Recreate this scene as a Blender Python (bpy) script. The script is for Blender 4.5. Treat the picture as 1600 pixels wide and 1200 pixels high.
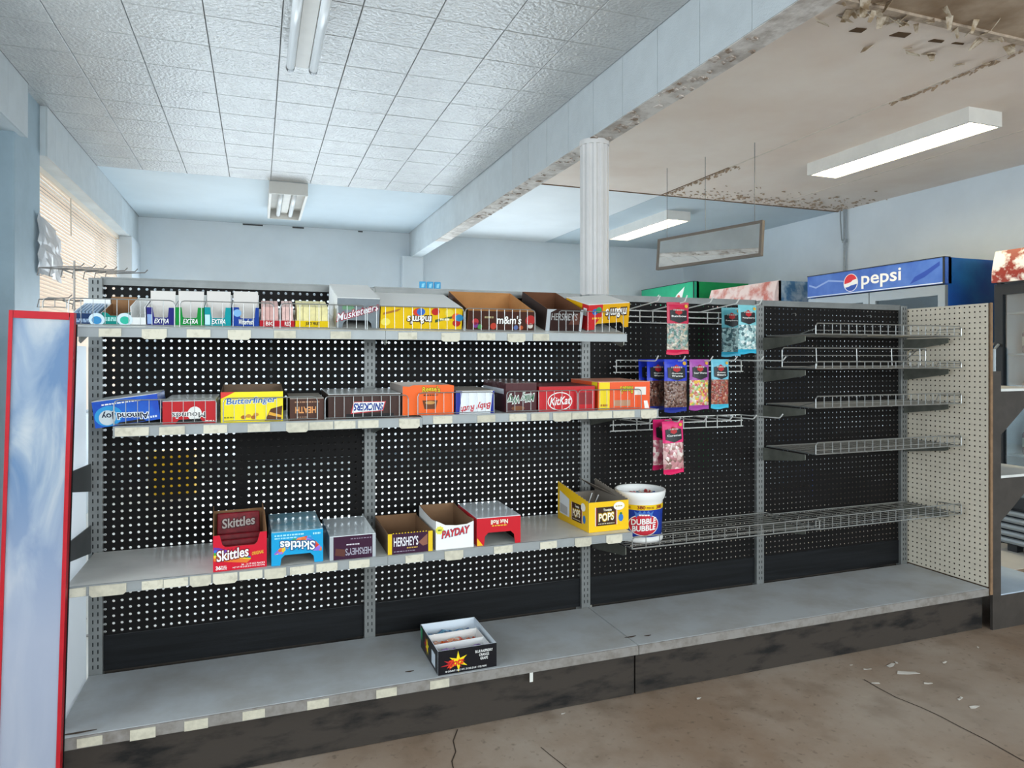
import bpy, math, random
from mathutils import Vector, Matrix
random.seed(7)
sc = bpy.context.scene
for o in list(bpy.data.objects):
    bpy.data.objects.remove(o)
COL = sc.collection
R = math.radians

# ------------------------------------------------------------------ camera
F_PX, TH, CAM_H, HORIZ = 1082.0, R(20.15), 1.26, 560.0
cam_d = bpy.data.cameras.new('camera')
cam_d.sensor_width = 36.0
cam_d.lens = F_PX / 1600.0 * 36.0
cam_d.shift_y = -(600.0 - HORIZ) / 1600.0
cam_d.clip_start = 0.05
cam = bpy.data.objects.new('camera', cam_d)
COL.objects.link(cam)
cam.location = (0, 0, CAM_H)
cam.rotation_euler = (R(90), 0, -TH)
sc.camera = cam

# ------------------------------------------------------------------ world, daylight, exposure
world = bpy.data.worlds.new('daylight')
sc.world = world
world.use_nodes = True
bg = world.node_tree.nodes['Background']
bg.inputs[0].default_value = (0.90, 0.95, 1.0, 1)
bg.inputs[1].default_value = 1.0

def area(name, loc, rot, sx, sy, power, col):
    l = bpy.data.lights.new(name, 'AREA')
    l.shape = 'RECTANGLE'
    l.size, l.size_y, l.energy, l.color = sx, sy, power, col
    o = bpy.data.objects.new(name, l)
    COL.objects.link(o)
    o.location = loc
    o.rotation_euler = rot
    return o
# daylight at the glazed sides; the left front window is added for its light
area('daylight_far_windows', (1.25, 8.30, 1.15), (R(-90), 0, 0), 4.8, 2.1, 150, (0.98, 0.985, 1.0))
area('daylight_left_window', (-1.72, 5.95, 1.75), (R(78), 0, R(-90)), 2.9, 1.9, 34, (1.0, 0.97, 0.93))
area('added_left_front_daylight', (-1.72, 1.70, 1.85), (R(72), 0, R(-90)), 3.4, 1.8, 55, (1.0, 0.985, 0.97))  # unseen source, added to brighten the deck's left end and the white end panel
area('daylight_storefront', (2.5, -3.35, 2.35), (R(64), 0, 0), 6.4, 2.6, 440, (1.0, 0.965, 0.92))
sc.view_settings.view_transform = 'Standard'
sc.view_settings.look = 'None'
sc.view_settings.gamma = 1.0
sc.view_settings.use_curve_mapping = False
sc.view_settings.exposure = 0.48

# ------------------------------------------------------------------ projection helpers (photo pixel -> point on a known plane)
def ratio(u):
    return math.tan(math.atan((u - 800.0) / F_PX) + TH)
def xat(u, Y):
    return ratio(u) * Y
def depth(X, Y):
    return X * math.sin(TH) + Y * math.cos(TH)
def zat(u, v, Y):
    return CAM_H + (HORIZ - v) / F_PX * depth(xat(u, Y), Y)
def yat(u, X):
    return X / ratio(u)
def zatx(u, v, X):
    return CAM_H + (HORIZ - v) / F_PX * depth(X, yat(u, X))

# ------------------------------------------------------------------ materials
def lin(h):
    h = h.lstrip('#')
    c = [int(h[i:i + 2], 16) / 255.0 for i in (0, 2, 4)]
    return tuple((x / 12.92 if x <= 0.04045 else ((x + 0.055) / 1.055) ** 2.4) for x in c) + (1.0,)
MATS = {}
def mat(name, col, rough=0.55, metal=0.0, var=0.0, scale=8.0, bump=0.0, bscale=60.0, col2=None, spec=0.22,
        emit=None, estr=0.0, transl=0.0, lo=0.35, hi=0.65, detail=4.0, stretch=None, coat=0.0, bdist=0.004):
    """principled material whose colour, grain and relief come from noise in object-independent world space"""
    if name in MATS:
        return MATS[name]
    m = bpy.data.materials.new(name)
    m.use_nodes = True
    nt = m.node_tree
    b = nt.nodes['Principled BSDF']
    c = lin(col)
    b.inputs['Base Color'].default_value = c
    b.inputs['Roughness'].default_value = rough
    b.inputs['Metallic'].default_value = metal
    b.inputs['Specular IOR Level'].default_value = spec
    b.inputs['Coat Weight'].default_value = coat
    m.diffuse_color = c
    if var > 0 or col2 or bump > 0:
        geo = nt.nodes.new('ShaderNodeNewGeometry')
        vec = geo.outputs['Position']
        if stretch:
            mp = nt.nodes.new('ShaderNodeMapping')
            mp.inputs['Scale'].default_value = stretch
            nt.links.new(vec, mp.inputs['Vector'])
            vec = mp.outputs['Vector']
    if var > 0 or col2:
        n = nt.nodes.new('ShaderNodeTexNoise')
        n.inputs['Scale'].default_value = scale
        n.inputs['Detail'].default_value = detail
        n.inputs['Roughness'].default_value = 0.6
        nt.links.new(vec, n.inputs['Vector'])
        cr = nt.nodes.new('ShaderNodeValToRGB')
        cr.color_ramp.elements[0].position = lo
        cr.color_ramp.elements[1].position = hi
        if col2:
            cr.color_ramp.elements[0].color = c
            cr.color_ramp.elements[1].color = lin(col2)
        else:
            cr.color_ramp.elements[0].color = tuple(x * (1 - var) for x in c[:3]) + (1,)
            cr.color_ramp.elements[1].color = tuple(min(1, x * (1 + var * 0.5)) for x in c[:3]) + (1,)
        nt.links.new(n.outputs['Fac'], cr.inputs['Fac'])
        nt.links.new(cr.outputs['Color'], b.inputs['Base Color'])
    if bump > 0:
        n2 = nt.nodes.new('ShaderNodeTexNoise')
        n2.inputs['Scale'].default_value = bscale
        n2.inputs['Detail'].default_value = 3.0
        nt.links.new(vec, n2.inputs['Vector'])
        bp = nt.nodes.new('ShaderNodeBump')
        bp.inputs['Strength'].default_value = bump
        bp.inputs['Distance'].default_value = bdist
        nt.links.new(n2.outputs['Fac'], bp.inputs['Height'])
        nt.links.new(bp.outputs['Normal'], b.inputs['Normal'])
    if emit:
        b.inputs['Emission Color'].default_value = lin(emit)
        b.inputs['Emission Strength'].default_value = estr
    if transl > 0:
        tr = nt.nodes.new('ShaderNodeBsdfTranslucent')
        tr.inputs['Color'].default_value = c
        mx = nt.nodes.new('ShaderNodeMixShader')
        mx.inputs[0].default_value = transl
        nt.links.new(b.outputs[0], mx.inputs[1])
        nt.links.new(tr.outputs[0], mx.inputs[2])
        nt.links.new(mx.outputs[0], nt.nodes['Material Output'].inputs[0])
    MATS[name] = m
    return m
def glass_mat(name, tint='#ffffff', gloss=0.08, rough=0.02):
    if name in MATS:
        return MATS[name]
    m = bpy.data.materials.new(name)
    m.use_nodes = True
    nt = m.node_tree
    nt.nodes.remove(nt.nodes['Principled BSDF'])
    t = nt.nodes.new('ShaderNodeBsdfTransparent')
    t.inputs[0].default_value = lin(tint)
    g = nt.nodes.new('ShaderNodeBsdfGlossy')
    g.inputs['Roughness'].default_value = rough
    mx = nt.nodes.new('ShaderNodeMixShader')
    mx.inputs[0].default_value = gloss
    nt.links.new(t.outputs[0], mx.inputs[1])
    nt.links.new(g.outputs[0], mx.inputs[2])
    nt.links.new(mx.outputs[0], nt.nodes['Material Output'].inputs[0])
    MATS[name] = m
    return m
def candy_mat(name, cols, scale=90.0, rough=0.35):
    """voronoi cells coloured like a heap of sweets seen through film"""
    if name in MATS:
        return MATS[name]
    m = bpy.data.materials.new(name)
    m.use_nodes = True
    nt = m.node_tree
    b = nt.nodes['Principled BSDF']
    b.inputs['Roughness'].default_value = rough
    geo = nt.nodes.new('ShaderNodeNewGeometry')
    v = nt.nodes.new('ShaderNodeTexVoronoi')
    v.inputs['Scale'].default_value = scale
    nt.links.new(geo.outputs['Position'], v.inputs['Vector'])
    sep = nt.nodes.new('ShaderNodeSeparateColor')
    nt.links.new(v.outputs['Color'], sep.inputs[0])
    cr = nt.nodes.new('ShaderNodeValToRGB')
    cr.color_ramp.interpolation = 'CONSTANT'
    el = cr.color_ramp.elements
    while len(el) < len(cols):
        el.new(0.5)
    for i, c in enumerate(cols):
        el[i].position = i / len(cols)
        el[i].color = lin(c)
    nt.links.new(sep.outputs[0], cr.inputs['Fac'])
    nt.links.new(cr.outputs['Color'], b.inputs['Base Color'])
    bp = nt.nodes.new('ShaderNodeBump')
    bp.inputs['Strength'].default_value = 0.6
    bp.inputs['Distance'].default_value = 0.004
    bp.invert = True
    nt.links.new(v.outputs['Distance'], bp.inputs['Height'])
    nt.links.new(bp.outputs['Normal'], b.inputs['Normal'])
    MATS[name] = m
    return m

def ink(col, rough=0.5):
    return mat('ink_' + col.lstrip('#'), col, rough, spec=0.25)

# ------------------------------------------------------------------ mesh building
class MB:
    def __init__(self):
        self.v, self.f, self.mi = [], [], []
    def face(self, pts, mi=0):
        n = len(self.v)
        self.v += [tuple(p) for p in pts]
        self.f.append(tuple(range(n, n + len(pts))))
        self.mi.append(mi)
        return self
    def box(self, x0, x1, y0, y1, z0, z1, mi=0):
        n = len(self.v)
        self.v += [(x0, y0, z0), (x1, y0, z0), (x1, y1, z0), (x0, y1, z0), (x0, y0, z1), (x1, y0, z1), (x1, y1, z1), (x0, y1, z1)]
        for q in ((0, 3, 2, 1), (4, 5, 6, 7), (0, 1, 5, 4), (1, 2, 6, 5), (2, 3, 7, 6), (3, 0, 4, 7)):
            self.f.append(tuple(n + i for i in q))
            self.mi.append(mi)
        return self
    def prism(self, a, b, mo=0, mi=0, mr=0):
        """a: front loop (counter-clockwise seen from outside), b: matching back loop"""
        n, k = len(self.v), len(a)
        self.v += [tuple(p) for p in a] + [tuple(p) for p in b]
        self.f.append(tuple(range(n, n + k))); self.mi.append(mo)
        self.f.append(tuple(range(n + 2 * k - 1, n + k - 1, -1))); self.mi.append(mi)
        for i in range(k):
            j = (i + 1) % k
            self.f.append((n + j, n + i, n + k + i, n + k + j)); self.mi.append(mr)
        return self
    def tube(self, pts, r, sides=6, mi=0, closed=False):
        pts = [Vector(p) for p in pts]
        n0 = len(self.v)
        up = None
        m = len(pts)
        for i, p in enumerate(pts):
            a = pts[(i - 1) % m] if (closed or i > 0) else pts[i]
            b = pts[(i + 1) % m] if (closed or i < m - 1) else pts[i]
            t = (b - a)
            if t.length < 1e-9:
                t = Vector((0, 0, 1))
            t.normalize()
            if up is None:
                up = Vector((0, 0, 1)) if abs(t.z) < 0.9 else Vector((1, 0, 0))
            s = t.cross(up)
            if s.length < 1e-4:
                s = t.cross(Vector((0.3, 1, 0.2)))
            s.normalize()
            w = s.cross(t).normalized()
            up = w
            for k in range(sides):
                g = 2 * math.pi * k / sides
                q = p + (s * math.cos(g) + w * math.sin(g)) * r
                self.v.append(tuple(q))
        segs = m if closed else m - 1
        for i in range(segs):
            for k in range(sides):
                a = n0 + i * sides + k
                b = n0 + i * sides + (k + 1) % sides
                c = n0 + ((i + 1) % m) * sides + (k + 1) % sides
                d = n0 + ((i + 1) % m) * sides + k
                self.f.append((a, b, c, d)); self.mi.append(mi)
        if not closed:
            self.f.append(tuple(n0 + k for k in range(sides - 1, -1, -1))); self.mi.append(mi)
            self.f.append(tuple(n0 + (m - 1) * sides + k for k in range(sides))); self.mi.append(mi)
        return self
    def lathe(self, prof, cx, cy, z0, sides=32, mi=0, flute=None):
        n = len(self.v)
        for (r, z) in prof:
            for k in range(sides):
                g = 2 * math.pi * k / sides
                rr = r * (flute(k) if flute else 1.0)
                self.v.append((cx + rr * math.cos(g), cy + rr * math.sin(g), z0 + z))
        for i in range(len(prof) - 1):
            for k in range(sides):
                a = n + i * sides + k
                b = n + i * sides + (k + 1) % sides
                self.f.append((a, b, b + sides, a + sides)); self.mi.append(mi)
        return self
    def mesh(self, name, mats):
        me = bpy.data.meshes.new(name)
        me.from_pydata(self.v, [], self.f)
        for m in (mats if isinstance(mats, (list, tuple)) else [mats]):
            me.materials.append(m)
        if any(self.mi):
            me.polygons.foreach_set('material_index', self.mi)
        me.update()
        return me
    def build(self, name, mats, parent=None, smooth=False, bevel=0.0):
        me = self.mesh(name, mats)
        if smooth:
            me.polygons.foreach_set('use_smooth', [True] * len(me.polygons))
            me.update()
        o = obj(name, me, parent)
        if bevel > 0:
            b = o.modifiers.new('bevel', 'BEVEL')
            b.width = bevel
            b.segments = 2
            b.limit_method = 'ANGLE'
        return o
def obj(name, me, parent=None, loc=None):
    o = bpy.data.objects.new(name, me)
    COL.objects.link(o)
    if parent is not None:
        o.parent = parent
    if loc is not None:
        o.location = loc
    return o
def tag(o, label, cat, group=None, kind=None):
    o['label'] = label
    o['category'] = cat
    if group:
        o['group'] = group
    if kind:
        o['kind'] = kind
    return o
def thing(name, label, cat, loc=(0, 0, 0), rot=(0, 0, 0), group=None):
    o = bpy.data.objects.new(name, None)
    COL.objects.link(o)
    o.empty_display_size = 0.05
    o.location = loc
    o.rotation_euler = rot
    return tag(o, label, cat, group)
def struct(name, mb, mats, label, cat, bevel=0.0):
    o = mb.build(name, mats, None, bevel=bevel)
    return tag(o, label, cat, kind='structure')

# ---- lettering: built-in typeface turned into flat mesh
_TXT = {}
def text_geo(s, off=0.0, shear=0.0, res=3):
    key = (s, off, shear)
    if key in _TXT:
        return _TXT[key]
    cu = bpy.data.curves.new('type', 'FONT')
    cu.body = s
    cu.size = 1.0
    cu.offset = off
    cu.shear = shear
    cu.resolution_u = res
    cu.fill_mode = 'FRONT'
    o = bpy.data.objects.new('type', cu)
    me = bpy.data.meshes.new_from_object(o)
    vs = [(v.co.x, v.co.y) for v in me.vertices]
    fs = [tuple(p.vertices) for p in me.polygons]
    bpy.data.objects.remove(o)
    bpy.data.meshes.remove(me)
    bpy.data.curves.remove(cu)
    _TXT[key] = (vs, fs)
    return _TXT[key]
FRONT = lambda s, t, n: (s, -n, t)
def left_side(d):
    return lambda s, t, n: (-n, d - s, t)
def right_side(w):
    return lambda s, t, n: (w + n, s, t)
def lettering(parent, s, x, z, w, h, m, F=FRONT, flip=False, shear=0.0, off=0.02, outline=None, ooff=0.09,
              n=0.0012, rise=0.0, arch=0.0, name='lettering'):
    vs, fs = text_geo(s, 0.0, shear)
    bx0 = min(p[0] for p in vs); bx1 = max(p[0] for p in vs)
    by0 = min(p[1] for p in vs); by1 = max(p[1] for p in vs)
    def put(vv, ff, nn, mm, nm, par):
        mb = MB()
        for (a, b) in vv:
            a = (a - bx0) / (bx1 - bx0)
            b = (b - by0) / (by1 - by0)
            q = b * h + rise * (a - 0.5) + arch * (1 - (2 * a - 1) ** 2)
            p = a * w
            if flip:
                p, q = w - p, h - q
            mb.v.append(F(x + p, z + q, nn))
        mb.f = list(ff)
        mb.mi = [0] * len(ff)
        return mb.build(nm, mm, par)
    if outline is not None:
        ov, of = text_geo(s, ooff, shear)
        put(ov, of, n - 0.0005, outline, name + '_outline', parent)
    tv, tf = text_geo(s, off, shear)
    return put(tv, tf, n, m, name, parent)
def patch(parent, name, pts, m, F=FRONT, n=0.0006):
    mb = MB()
    mb.face([F(a, b, n) for a, b in pts])
    return mb.build(name, m, parent)
def rect(x0, x1, z0, z1):
    return [(x0, z0), (x1, z0), (x1, z1), (x0, z1)]
def disc(cx, cz, rx, rz, k=20, a0=0.0, a1=2 * math.pi):
    full = abs(a1 - a0 - 2 * math.pi) < 1e-6
    return [(cx + rx * math.cos(a0 + (a1 - a0) * i / (k if full else k - 1)), cz + rz * math.sin(a0 + (a1 - a0) * i / (k if full else k - 1))) for i in range(k)]
def star(cx, cz, rx, rz, k, inner=0.45, tilt=0.0):
    out = []
    for i in range(2 * k):
        g = math.pi * i / k + tilt
        r = 1.0 if i % 2 == 0 else inner
        out.append((cx + rx * r * math.cos(g), cz + rz * r * math.sin(g)))
    return out
def squiggles(parent, x0, x1, z, h, m, F=FRONT, seed=0, name='small_print', n=0.0011):
    """a line of print too small to read: a run of short bars"""
    rg = random.Random(seed)
    mb = MB()
    x = x0
    while x < x1:
        w = rg.uniform(0.004, 0.010)
        w = min(w, x1 - x)
        mb.face([F(a, b, n) for a, b in rect(x, x + w, z, z + h)])
        x += w + rg.uniform(0.0015, 0.003)
    return mb.build(name, m, parent)
# ================================================================== THE SETTING
ZC = 2.69
XL, XR, YF, YB = -1.30, 5.30, 7.85, -2.50
XS = -1.123                       # room face of the left soffit
BX0, BX1, BZ = 1.620, 1.745, 2.41  # ceiling beam
Y_SEAM0, Y_SEAM1 = 2.16, 5.23      # seams of the plasterboard ceiling

M_wall = mat('blue_wall_paint', '#d5dde3', 0.6, var=0.05, scale=2.2, bump=0.12, bscale=90)
M_pillar = mat('pillar_paint', '#9db0bb', 0.5, var=0.08, scale=5, bump=0.1)
M_tile = mat('ceiling_tile_paint', '#b8b9b8', 0.27, var=0.08, scale=6, bump=1.0, bscale=62, spec=0.8, bdist=0.0065)
M_groove = mat('dark_groove', '#4c4e4f', 0.9)
M_clad = mat('beam_cladding_paint', '#c3c9cc', 0.45, var=0.05, scale=9, bump=0.45, bscale=140)
M_beam = mat('beam_plaster', '#cdd5d9', 0.55, var=0.10, scale=4, bump=0.2)
M_peel = mat('peeling_beam_underside', '#dad5d0', 0.8, scale=11, col2='#b5ada6', lo=0.42, hi=0.62, bump=0.7, bscale=70)
M_tan = mat('stained_plasterboard', '#e0cfc2', 0.75, scale=1.6, col2='#ebe0d6', lo=0.3, hi=0.7, bump=0.15, bscale=40)
M_tan2 = mat('water_damaged_plasterboard', '#b8a48f', 0.8, scale=4.0, col2='#8d755d', lo=0.35, hi=0.7, bump=0.35, bscale=30)
M_white_sheet = mat('white_ceiling_board', '#e6ebee', 0.6, var=0.04, scale=2)
M_blue_sheet = mat('pale_blue_ceiling_board', '#c3d0d8', 0.6, var=0.05, scale=2)
M_conc = mat('worn_concrete', '#8c7765', 0.6, scale=1.7, col2='#a99c8f', lo=0.35, hi=0.68, bump=0.22, bscale=35, detail=9)
M_trim_w = mat('white_trim_paint', '#d6dfe4', 0.5, var=0.05)
M_glass = glass_mat('window_glass', '#f4fbff', 0.06)
M_alum = mat('window_aluminium', '#8d949a', 0.4, metal=0.6)
M_blind = mat('cream_blind_slat', '#f2e5d8', 0.55, var=0.03, scale=3, transl=0.45)
M_brown = mat('brown_residue', '#ad957d', 0.9, var=0.3, scale=40)

nt = M_conc.node_tree
_b = nt.nodes['Principled BSDF']
_src = _b.inputs['Base Color'].links[0].from_socket
_g = nt.nodes.new('ShaderNodeNewGeometry')
for (_s, _c, _lo, _hi, _f) in ((5.5, '#6d5a49', 0.52, 0.70, 0.55), (38.0, '#574a3e', 0.60, 0.72, 0.5), (0.9, '#a89d92', 0.50, 0.66, 0.45)):
    _n = nt.nodes.new('ShaderNodeTexNoise'); _n.inputs['Scale'].default_value = _s; _n.inputs['Detail'].default_value = 8
    nt.links.new(_g.outputs['Position'], _n.inputs['Vector'])
    _r = nt.nodes.new('ShaderNodeMapRange'); _r.inputs[1].default_value = _lo; _r.inputs[2].default_value = _hi; _r.inputs[4].default_value = _f
    nt.links.new(_n.outputs['Fac'], _r.inputs[0])
    _m = nt.nodes.new('ShaderNodeMix'); _m.data_type = 'RGBA'
    nt.links.new(_r.outputs[0], _m.inputs[0]); nt.links.new(_src, _m.inputs[6]); _m.inputs[7].default_value = lin(_c)
    _src = _m.outputs[2]
nt.links.new(_src, _b.inputs['Base Color'])
# floor
floor = struct('floor', MB().box(XL - 0.15, XR + 0.15, YB - 0.15, YF + 0.15, -0.08, 0.0), M_conc,
               'worn brown and grey concrete floor with cracks and scuffs', 'floor')
MB().box(XL, XR, 2.84, YF, 0.0, 0.003).build('vinyl_flooring', mat('pale_vinyl', '#d9d5cd', 0.35, var=0.08, scale=3), floor)
# cracks in the concrete: thin sunken-looking dark ribbons lying in the surface
M_crack = mat('crack_dirt', '#3b3129', 0.95)
def crack(pts, w):
    mb = MB()
    for i in range(len(pts) - 1):
        (x0, y0), (x1, y1) = pts[i], pts[i + 1]
        dx, dy = x1 - x0, y1 - y0
        L = math.hypot(dx, dy)
        nx, ny = -dy / L * w, dx / L * w
        mb.face([(x0 - nx, y0 - ny, 0.0012), (x1 - nx, y1 - ny, 0.0012), (x1 + nx, y1 + ny, 0.0012), (x0 + nx, y0 + ny, 0.0012)])
    return mb.build('floor_crack', M_crack, floor)
def fl(u, v):
    d = F_PX * CAM_H / (v - HORIZ)
    lat = (u - 800.0) / F_PX * d
    return (lat * math.cos(TH) + d * math.sin(TH), d * math.cos(TH) - lat * math.sin(TH))
crack([fl(*p) for p in ((1350, 1062), (1372, 1075), (1400, 1090), (1440, 1106), (1470, 1120), (1500, 1136), (1540, 1156), (1600, 1190))], 0.0022)
crack([fl(*p) for p in ((715, 1140), (708, 1158), (712, 1175), (706, 1190), (710, 1210))], 0.0018)
crack([fl(*p) for p in ((845, 1168), (862, 1182), (880, 1196), (900, 1215))], 0.0015)

# ceiling: slab, then its tiles and boards as pieces
ceiling = struct('ceiling', MB().box(XL - 0.15, XR + 0.15, YB - 0.15, YF + 0.15, ZC + 0.012, ZC + 0.12), M_groove,
                 'shop ceiling, square tiles on one side and stained plasterboard on the other', 'ceiling')
T = 0.3048
tile_mb = MB()
g = 0.0014
a0, a1 = g, T - g
c = 0.0022
tile_mb.v = [(a0, a0, 0.012), (a1, a0, 0.012), (a1, a1, 0.012), (a0, a1, 0.012), (a0, a0, c), (a1, a0, c), (a1, a1, c), (a0, a1, c),
             (a0 + c, a0 + c, 0), (a1 - c, a0 + c, 0), (a1 - c, a1 - c, 0), (a0 + c, a1 - c, 0)]
tile_mb.f = [(11, 10, 9, 8), (4, 5, 1, 0), (5, 6, 2, 1), (6, 7, 3, 2), (7, 4, 0, 3), (8, 9, 5, 4), (9, 10, 6, 5), (10, 11, 7, 6), (11, 8, 4, 7)]
tile_mb.mi = [0] * len(tile_mb.f)
tile_me = tile_mb.mesh('ceiling_tile', M_tile)
y_lines = [5.892 - T * k for k in range(15)]
for j in range(14):
    for i in range(9):
        o = obj('ceiling_tile', tile_me, ceiling, (XS + T * i, y_lines[j] - T, ZC + random.uniform(-0.0012, 0.0)))
far_board = MB().box(XS, BX0, 5.895, YF, ZC + 0.001, ZC + 0.013)
far_board.build('smooth_ceiling_board', M_blue_sheet, ceiling)
MB().box(XS, BX0, YB, y_lines[14] - 0.002, ZC, ZC + 0.013).build('smooth_ceiling_board', M_tile, ceiling)
sheets = [(BX1, 3.31, Y_SEAM0, Y_SEAM1, M_tan), (3.31, 4.50, Y_SEAM0, Y_SEAM1, M_tan), (4.50, XR, Y_SEAM0, Y_SEAM1, M_tan),
          (BX1, 3.31, YB, Y_SEAM0, M_tan2), (3.31, 4.50, YB, Y_SEAM0, M_tan2), (4.50, XR, YB, Y_SEAM0, M_tan2),
          (BX1, 3.31, Y_SEAM1, YF, M_white_sheet), (3.31, XR, Y_SEAM1, YF, M_blue_sheet)]
for (x0, x1, y0, y1, m) in sheets:
    MB().box(x0 + 0.004, x1 - 0.004, y0 + 0.005, y1 - 0.005, ZC + random.uniform(-0.003, 0.002), ZC + 0.013).build('plasterboard_sheet', m, ceiling)
# pale joint tape and a batten
M_tape = mat('joint_tape', '#d8ccbf', 0.8, var=0.15, scale=20)
MB().box(3.302, 3.318, 2.5, 4.4, ZC - 0.004, ZC).build('joint_tape', M_tape, ceiling)
MB().box(4.493, 4.508, Y_SEAM0, Y_SEAM1, ZC - 0.004, ZC).build('joint_tape', M_tape, ceiling)
MB().box(BX1, 5.0, Y_SEAM0 - 0.045, Y_SEAM0 - 0.010, ZC - 0.014, ZC).build('wooden_batten', mat('old_batten', '#b7a593', 0.8, var=0.25, scale=25), ceiling)
# flaking paint: scabs along the seams and hanging curls by the batten
rg = random.Random(3)
mb = MB()
def flake(mb, x, y, s, drop, ang, z=None):
    z = ZC - 0.004 if z is None else z
    dx, dy = math.cos(ang) * s, math.sin(ang) * s
    px, py = -dy * 0.45, dx * 0.45
    mb.prism([(x - px, y - py, z - 0.002), (x + px, y + py, z - 0.002), (x + dx + px * 0.5, y + dy + py * 0.5, z - drop), (x + dx - px * 0.5, y + dy - py * 0.5, z - drop)],
             [(x - px, y - py, z + 0.001), (x + px, y + py, z + 0.001), (x + dx + px * 0.5, y + dy + py * 0.5, z - drop + 0.002), (x + dx - px * 0.5, y + dy - py * 0.5, z - drop + 0.002)])
for k in range(260):
    x = 3.36 + (XR - 3.36) * rg.random() ** 0.8
    y = Y_SEAM1 - 0.03 - abs(rg.gauss(0, 0.28)) * (0.5 + 0.5 * (x - 3.3) / 2)
    flake(mb, x, max(y, 4.2), rg.uniform(0.006, 0.03), rg.uniform(0.002, 0.010), rg.uniform(-0.6, 0.6))
for k in range(70):
    y = rg.uniform(4.25, 5.2)
    flake(mb, 3.31 + abs(rg.gauss(0, 0.035)), y, rg.uniform(0.008, 0.03), rg.uniform(0.003, 0.012), rg.uniform(1.0, 2.0))
for k in range(40):
    flake(mb, 3.31 + abs(rg.gauss(0, 0.02)), rg.uniform(2.2, 2.9), rg.uniform(0.008, 0.03), rg.uniform(0.003, 0.012), rg.uniform(1.0, 2.0))
o = mb.build('paint_flakes', M_brown, ceiling); o['kind'] = 'stuff'
mb = MB()
for k in range(46):
    x = rg.uniform(2.15, 3.35)
    y = rg.choice([Y_SEAM0 - 0.03, Y_SEAM0 + 0.02, rg.uniform(2.0, 2.42)])
    flake(mb, x, y, rg.uniform(0.02, 0.06), rg.uniform(0.01, 0.055), rg.uniform(0, 6.28))
o = mb.build('hanging_paint_curls', mat('paint_curl', '#a58f73', 0.85, scale=30, col2='#d5c8b6', lo=0.4, hi=0.6), ceiling); o['kind'] = 'stuff'
mb = MB()
for (x, y, w, h) in ((2.42, 2.33, 0.06, 0.045), (2.62, 2.30, 0.08, 0.05), (2.83, 2.28, 0.07, 0.03), (2.95, 2.26, 0.06, 0.02)):
    mb.prism([(x, y, ZC - 0.005), (x + w, y - 0.01, ZC - 0.005), (x + w * 0.9, y - h, ZC - 0.005), (x + 0.1 * w, y - h * 0.8, ZC - 0.005)][::-1],
             [(x, y, ZC - 0.001), (x + w, y - 0.01, ZC - 0.001), (x + w * 0.9, y - h, ZC - 0.001), (x + 0.1 * w, y - h * 0.8, ZC - 0.001)][::-1])
mb.build('bare_spot', mat('bare_spot', '#5f4a35', 0.9), ceiling)
# dark open seam lines
MB().box(3.300, 3.309, 4.3, Y_SEAM1, ZC - 0.006, ZC).build('seam_gap', mat('seam_dark', '#7d6551', 0.9, var=0.3, scale=30), ceiling)
MB().box(BX1, XR, Y_SEAM1 - 0.004, Y_SEAM1 + 0.010, ZC - 0.007, ZC).build('seam_gap', MATS['seam_dark'], ceiling)

MB().box(XL, XS + 0.001, 4.25, 4.60, ZC, ZC + 0.013).build('smooth_ceiling_board', M_tile, ceiling)
# beam with cladding pieces, left soffit
beam = struct('trim_1', MB().box(BX0 + 0.008, BX1, YB, YF, BZ, ZC + 0.01), M_beam, 'boxed ceiling beam running away above the fluted column', 'beam')
MB().box(BX0 + 0.004, BX1 + 0.002, YB, 6.6, BZ - 0.006, BZ).build('peeling_underside', M_peel, beam)
yy = 4.42
while yy > 0.6:
    MB().box(BX0, BX0 + 0.010, yy - T + 0.0012, yy - 0.0012, BZ - 0.004, ZC).build('cladding_tile', M_clad, beam)
    yy -= T
rg = random.Random(5)
mb = MB()
for k in range(90):
    y = rg.uniform(2.0, 5.4)
    s = rg.uniform(0.01, 0.05)
    x = rg.uniform(BX0, BX1 - 0.02)
    mb.prism([(x, y, BZ - 0.010), (x + s * 0.6, y + s * 0.2, BZ - 0.012), (x + s * 0.7, y + s, BZ - 0.009), (x - s * 0.1, y + s * 0.8, BZ - 0.008)][::-1],
             [(x, y, BZ - 0.005), (x + s * 0.6, y + s * 0.2, BZ - 0.005), (x + s * 0.7, y + s, BZ - 0.005), (x - s * 0.1, y + s * 0.8, BZ - 0.005)][::-1])
o = mb.build('peeling_flakes', mat('beam_flake', '#cfc6bf', 0.8, scale=25, col2='#8a7664', lo=0.45, hi=0.6), beam); o['kind'] = 'stuff'
soffit = struct('trim_2', MB().box(XL - 0.1, XS - 0.008, YB, 4.25, BZ, ZC + 0.01).box(XL - 0.1, XS - 0.008, 4.60, YF, BZ, ZC + 0.01), M_beam,
                'long soffit above the blinds along the left side', 'soffit')
for (ya, yb) in ((2.8, 4.25), (4.60, 6.9)):
    y = yb
    while y > ya + 0.02:
        MB().box(XS - 0.009, XS, max(y - T, ya) + 0.0012, y - 0.0012, BZ - 0.003, ZC).build('cladding_tile', M_clad, soffit)
        y -= T
MB().tube([(XS + 0.003, 3.55, BZ + 0.012), (XS + 0.004, 3.70, BZ - 0.002), (XS - 0.03, 3.80, BZ - 0.08), (XS - 0.06, 3.86, BZ - 0.22)], 0.003).build(
    'dangling_cable', mat('grey_cable', '#aeb4b8', 0.6), soffit)

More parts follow.
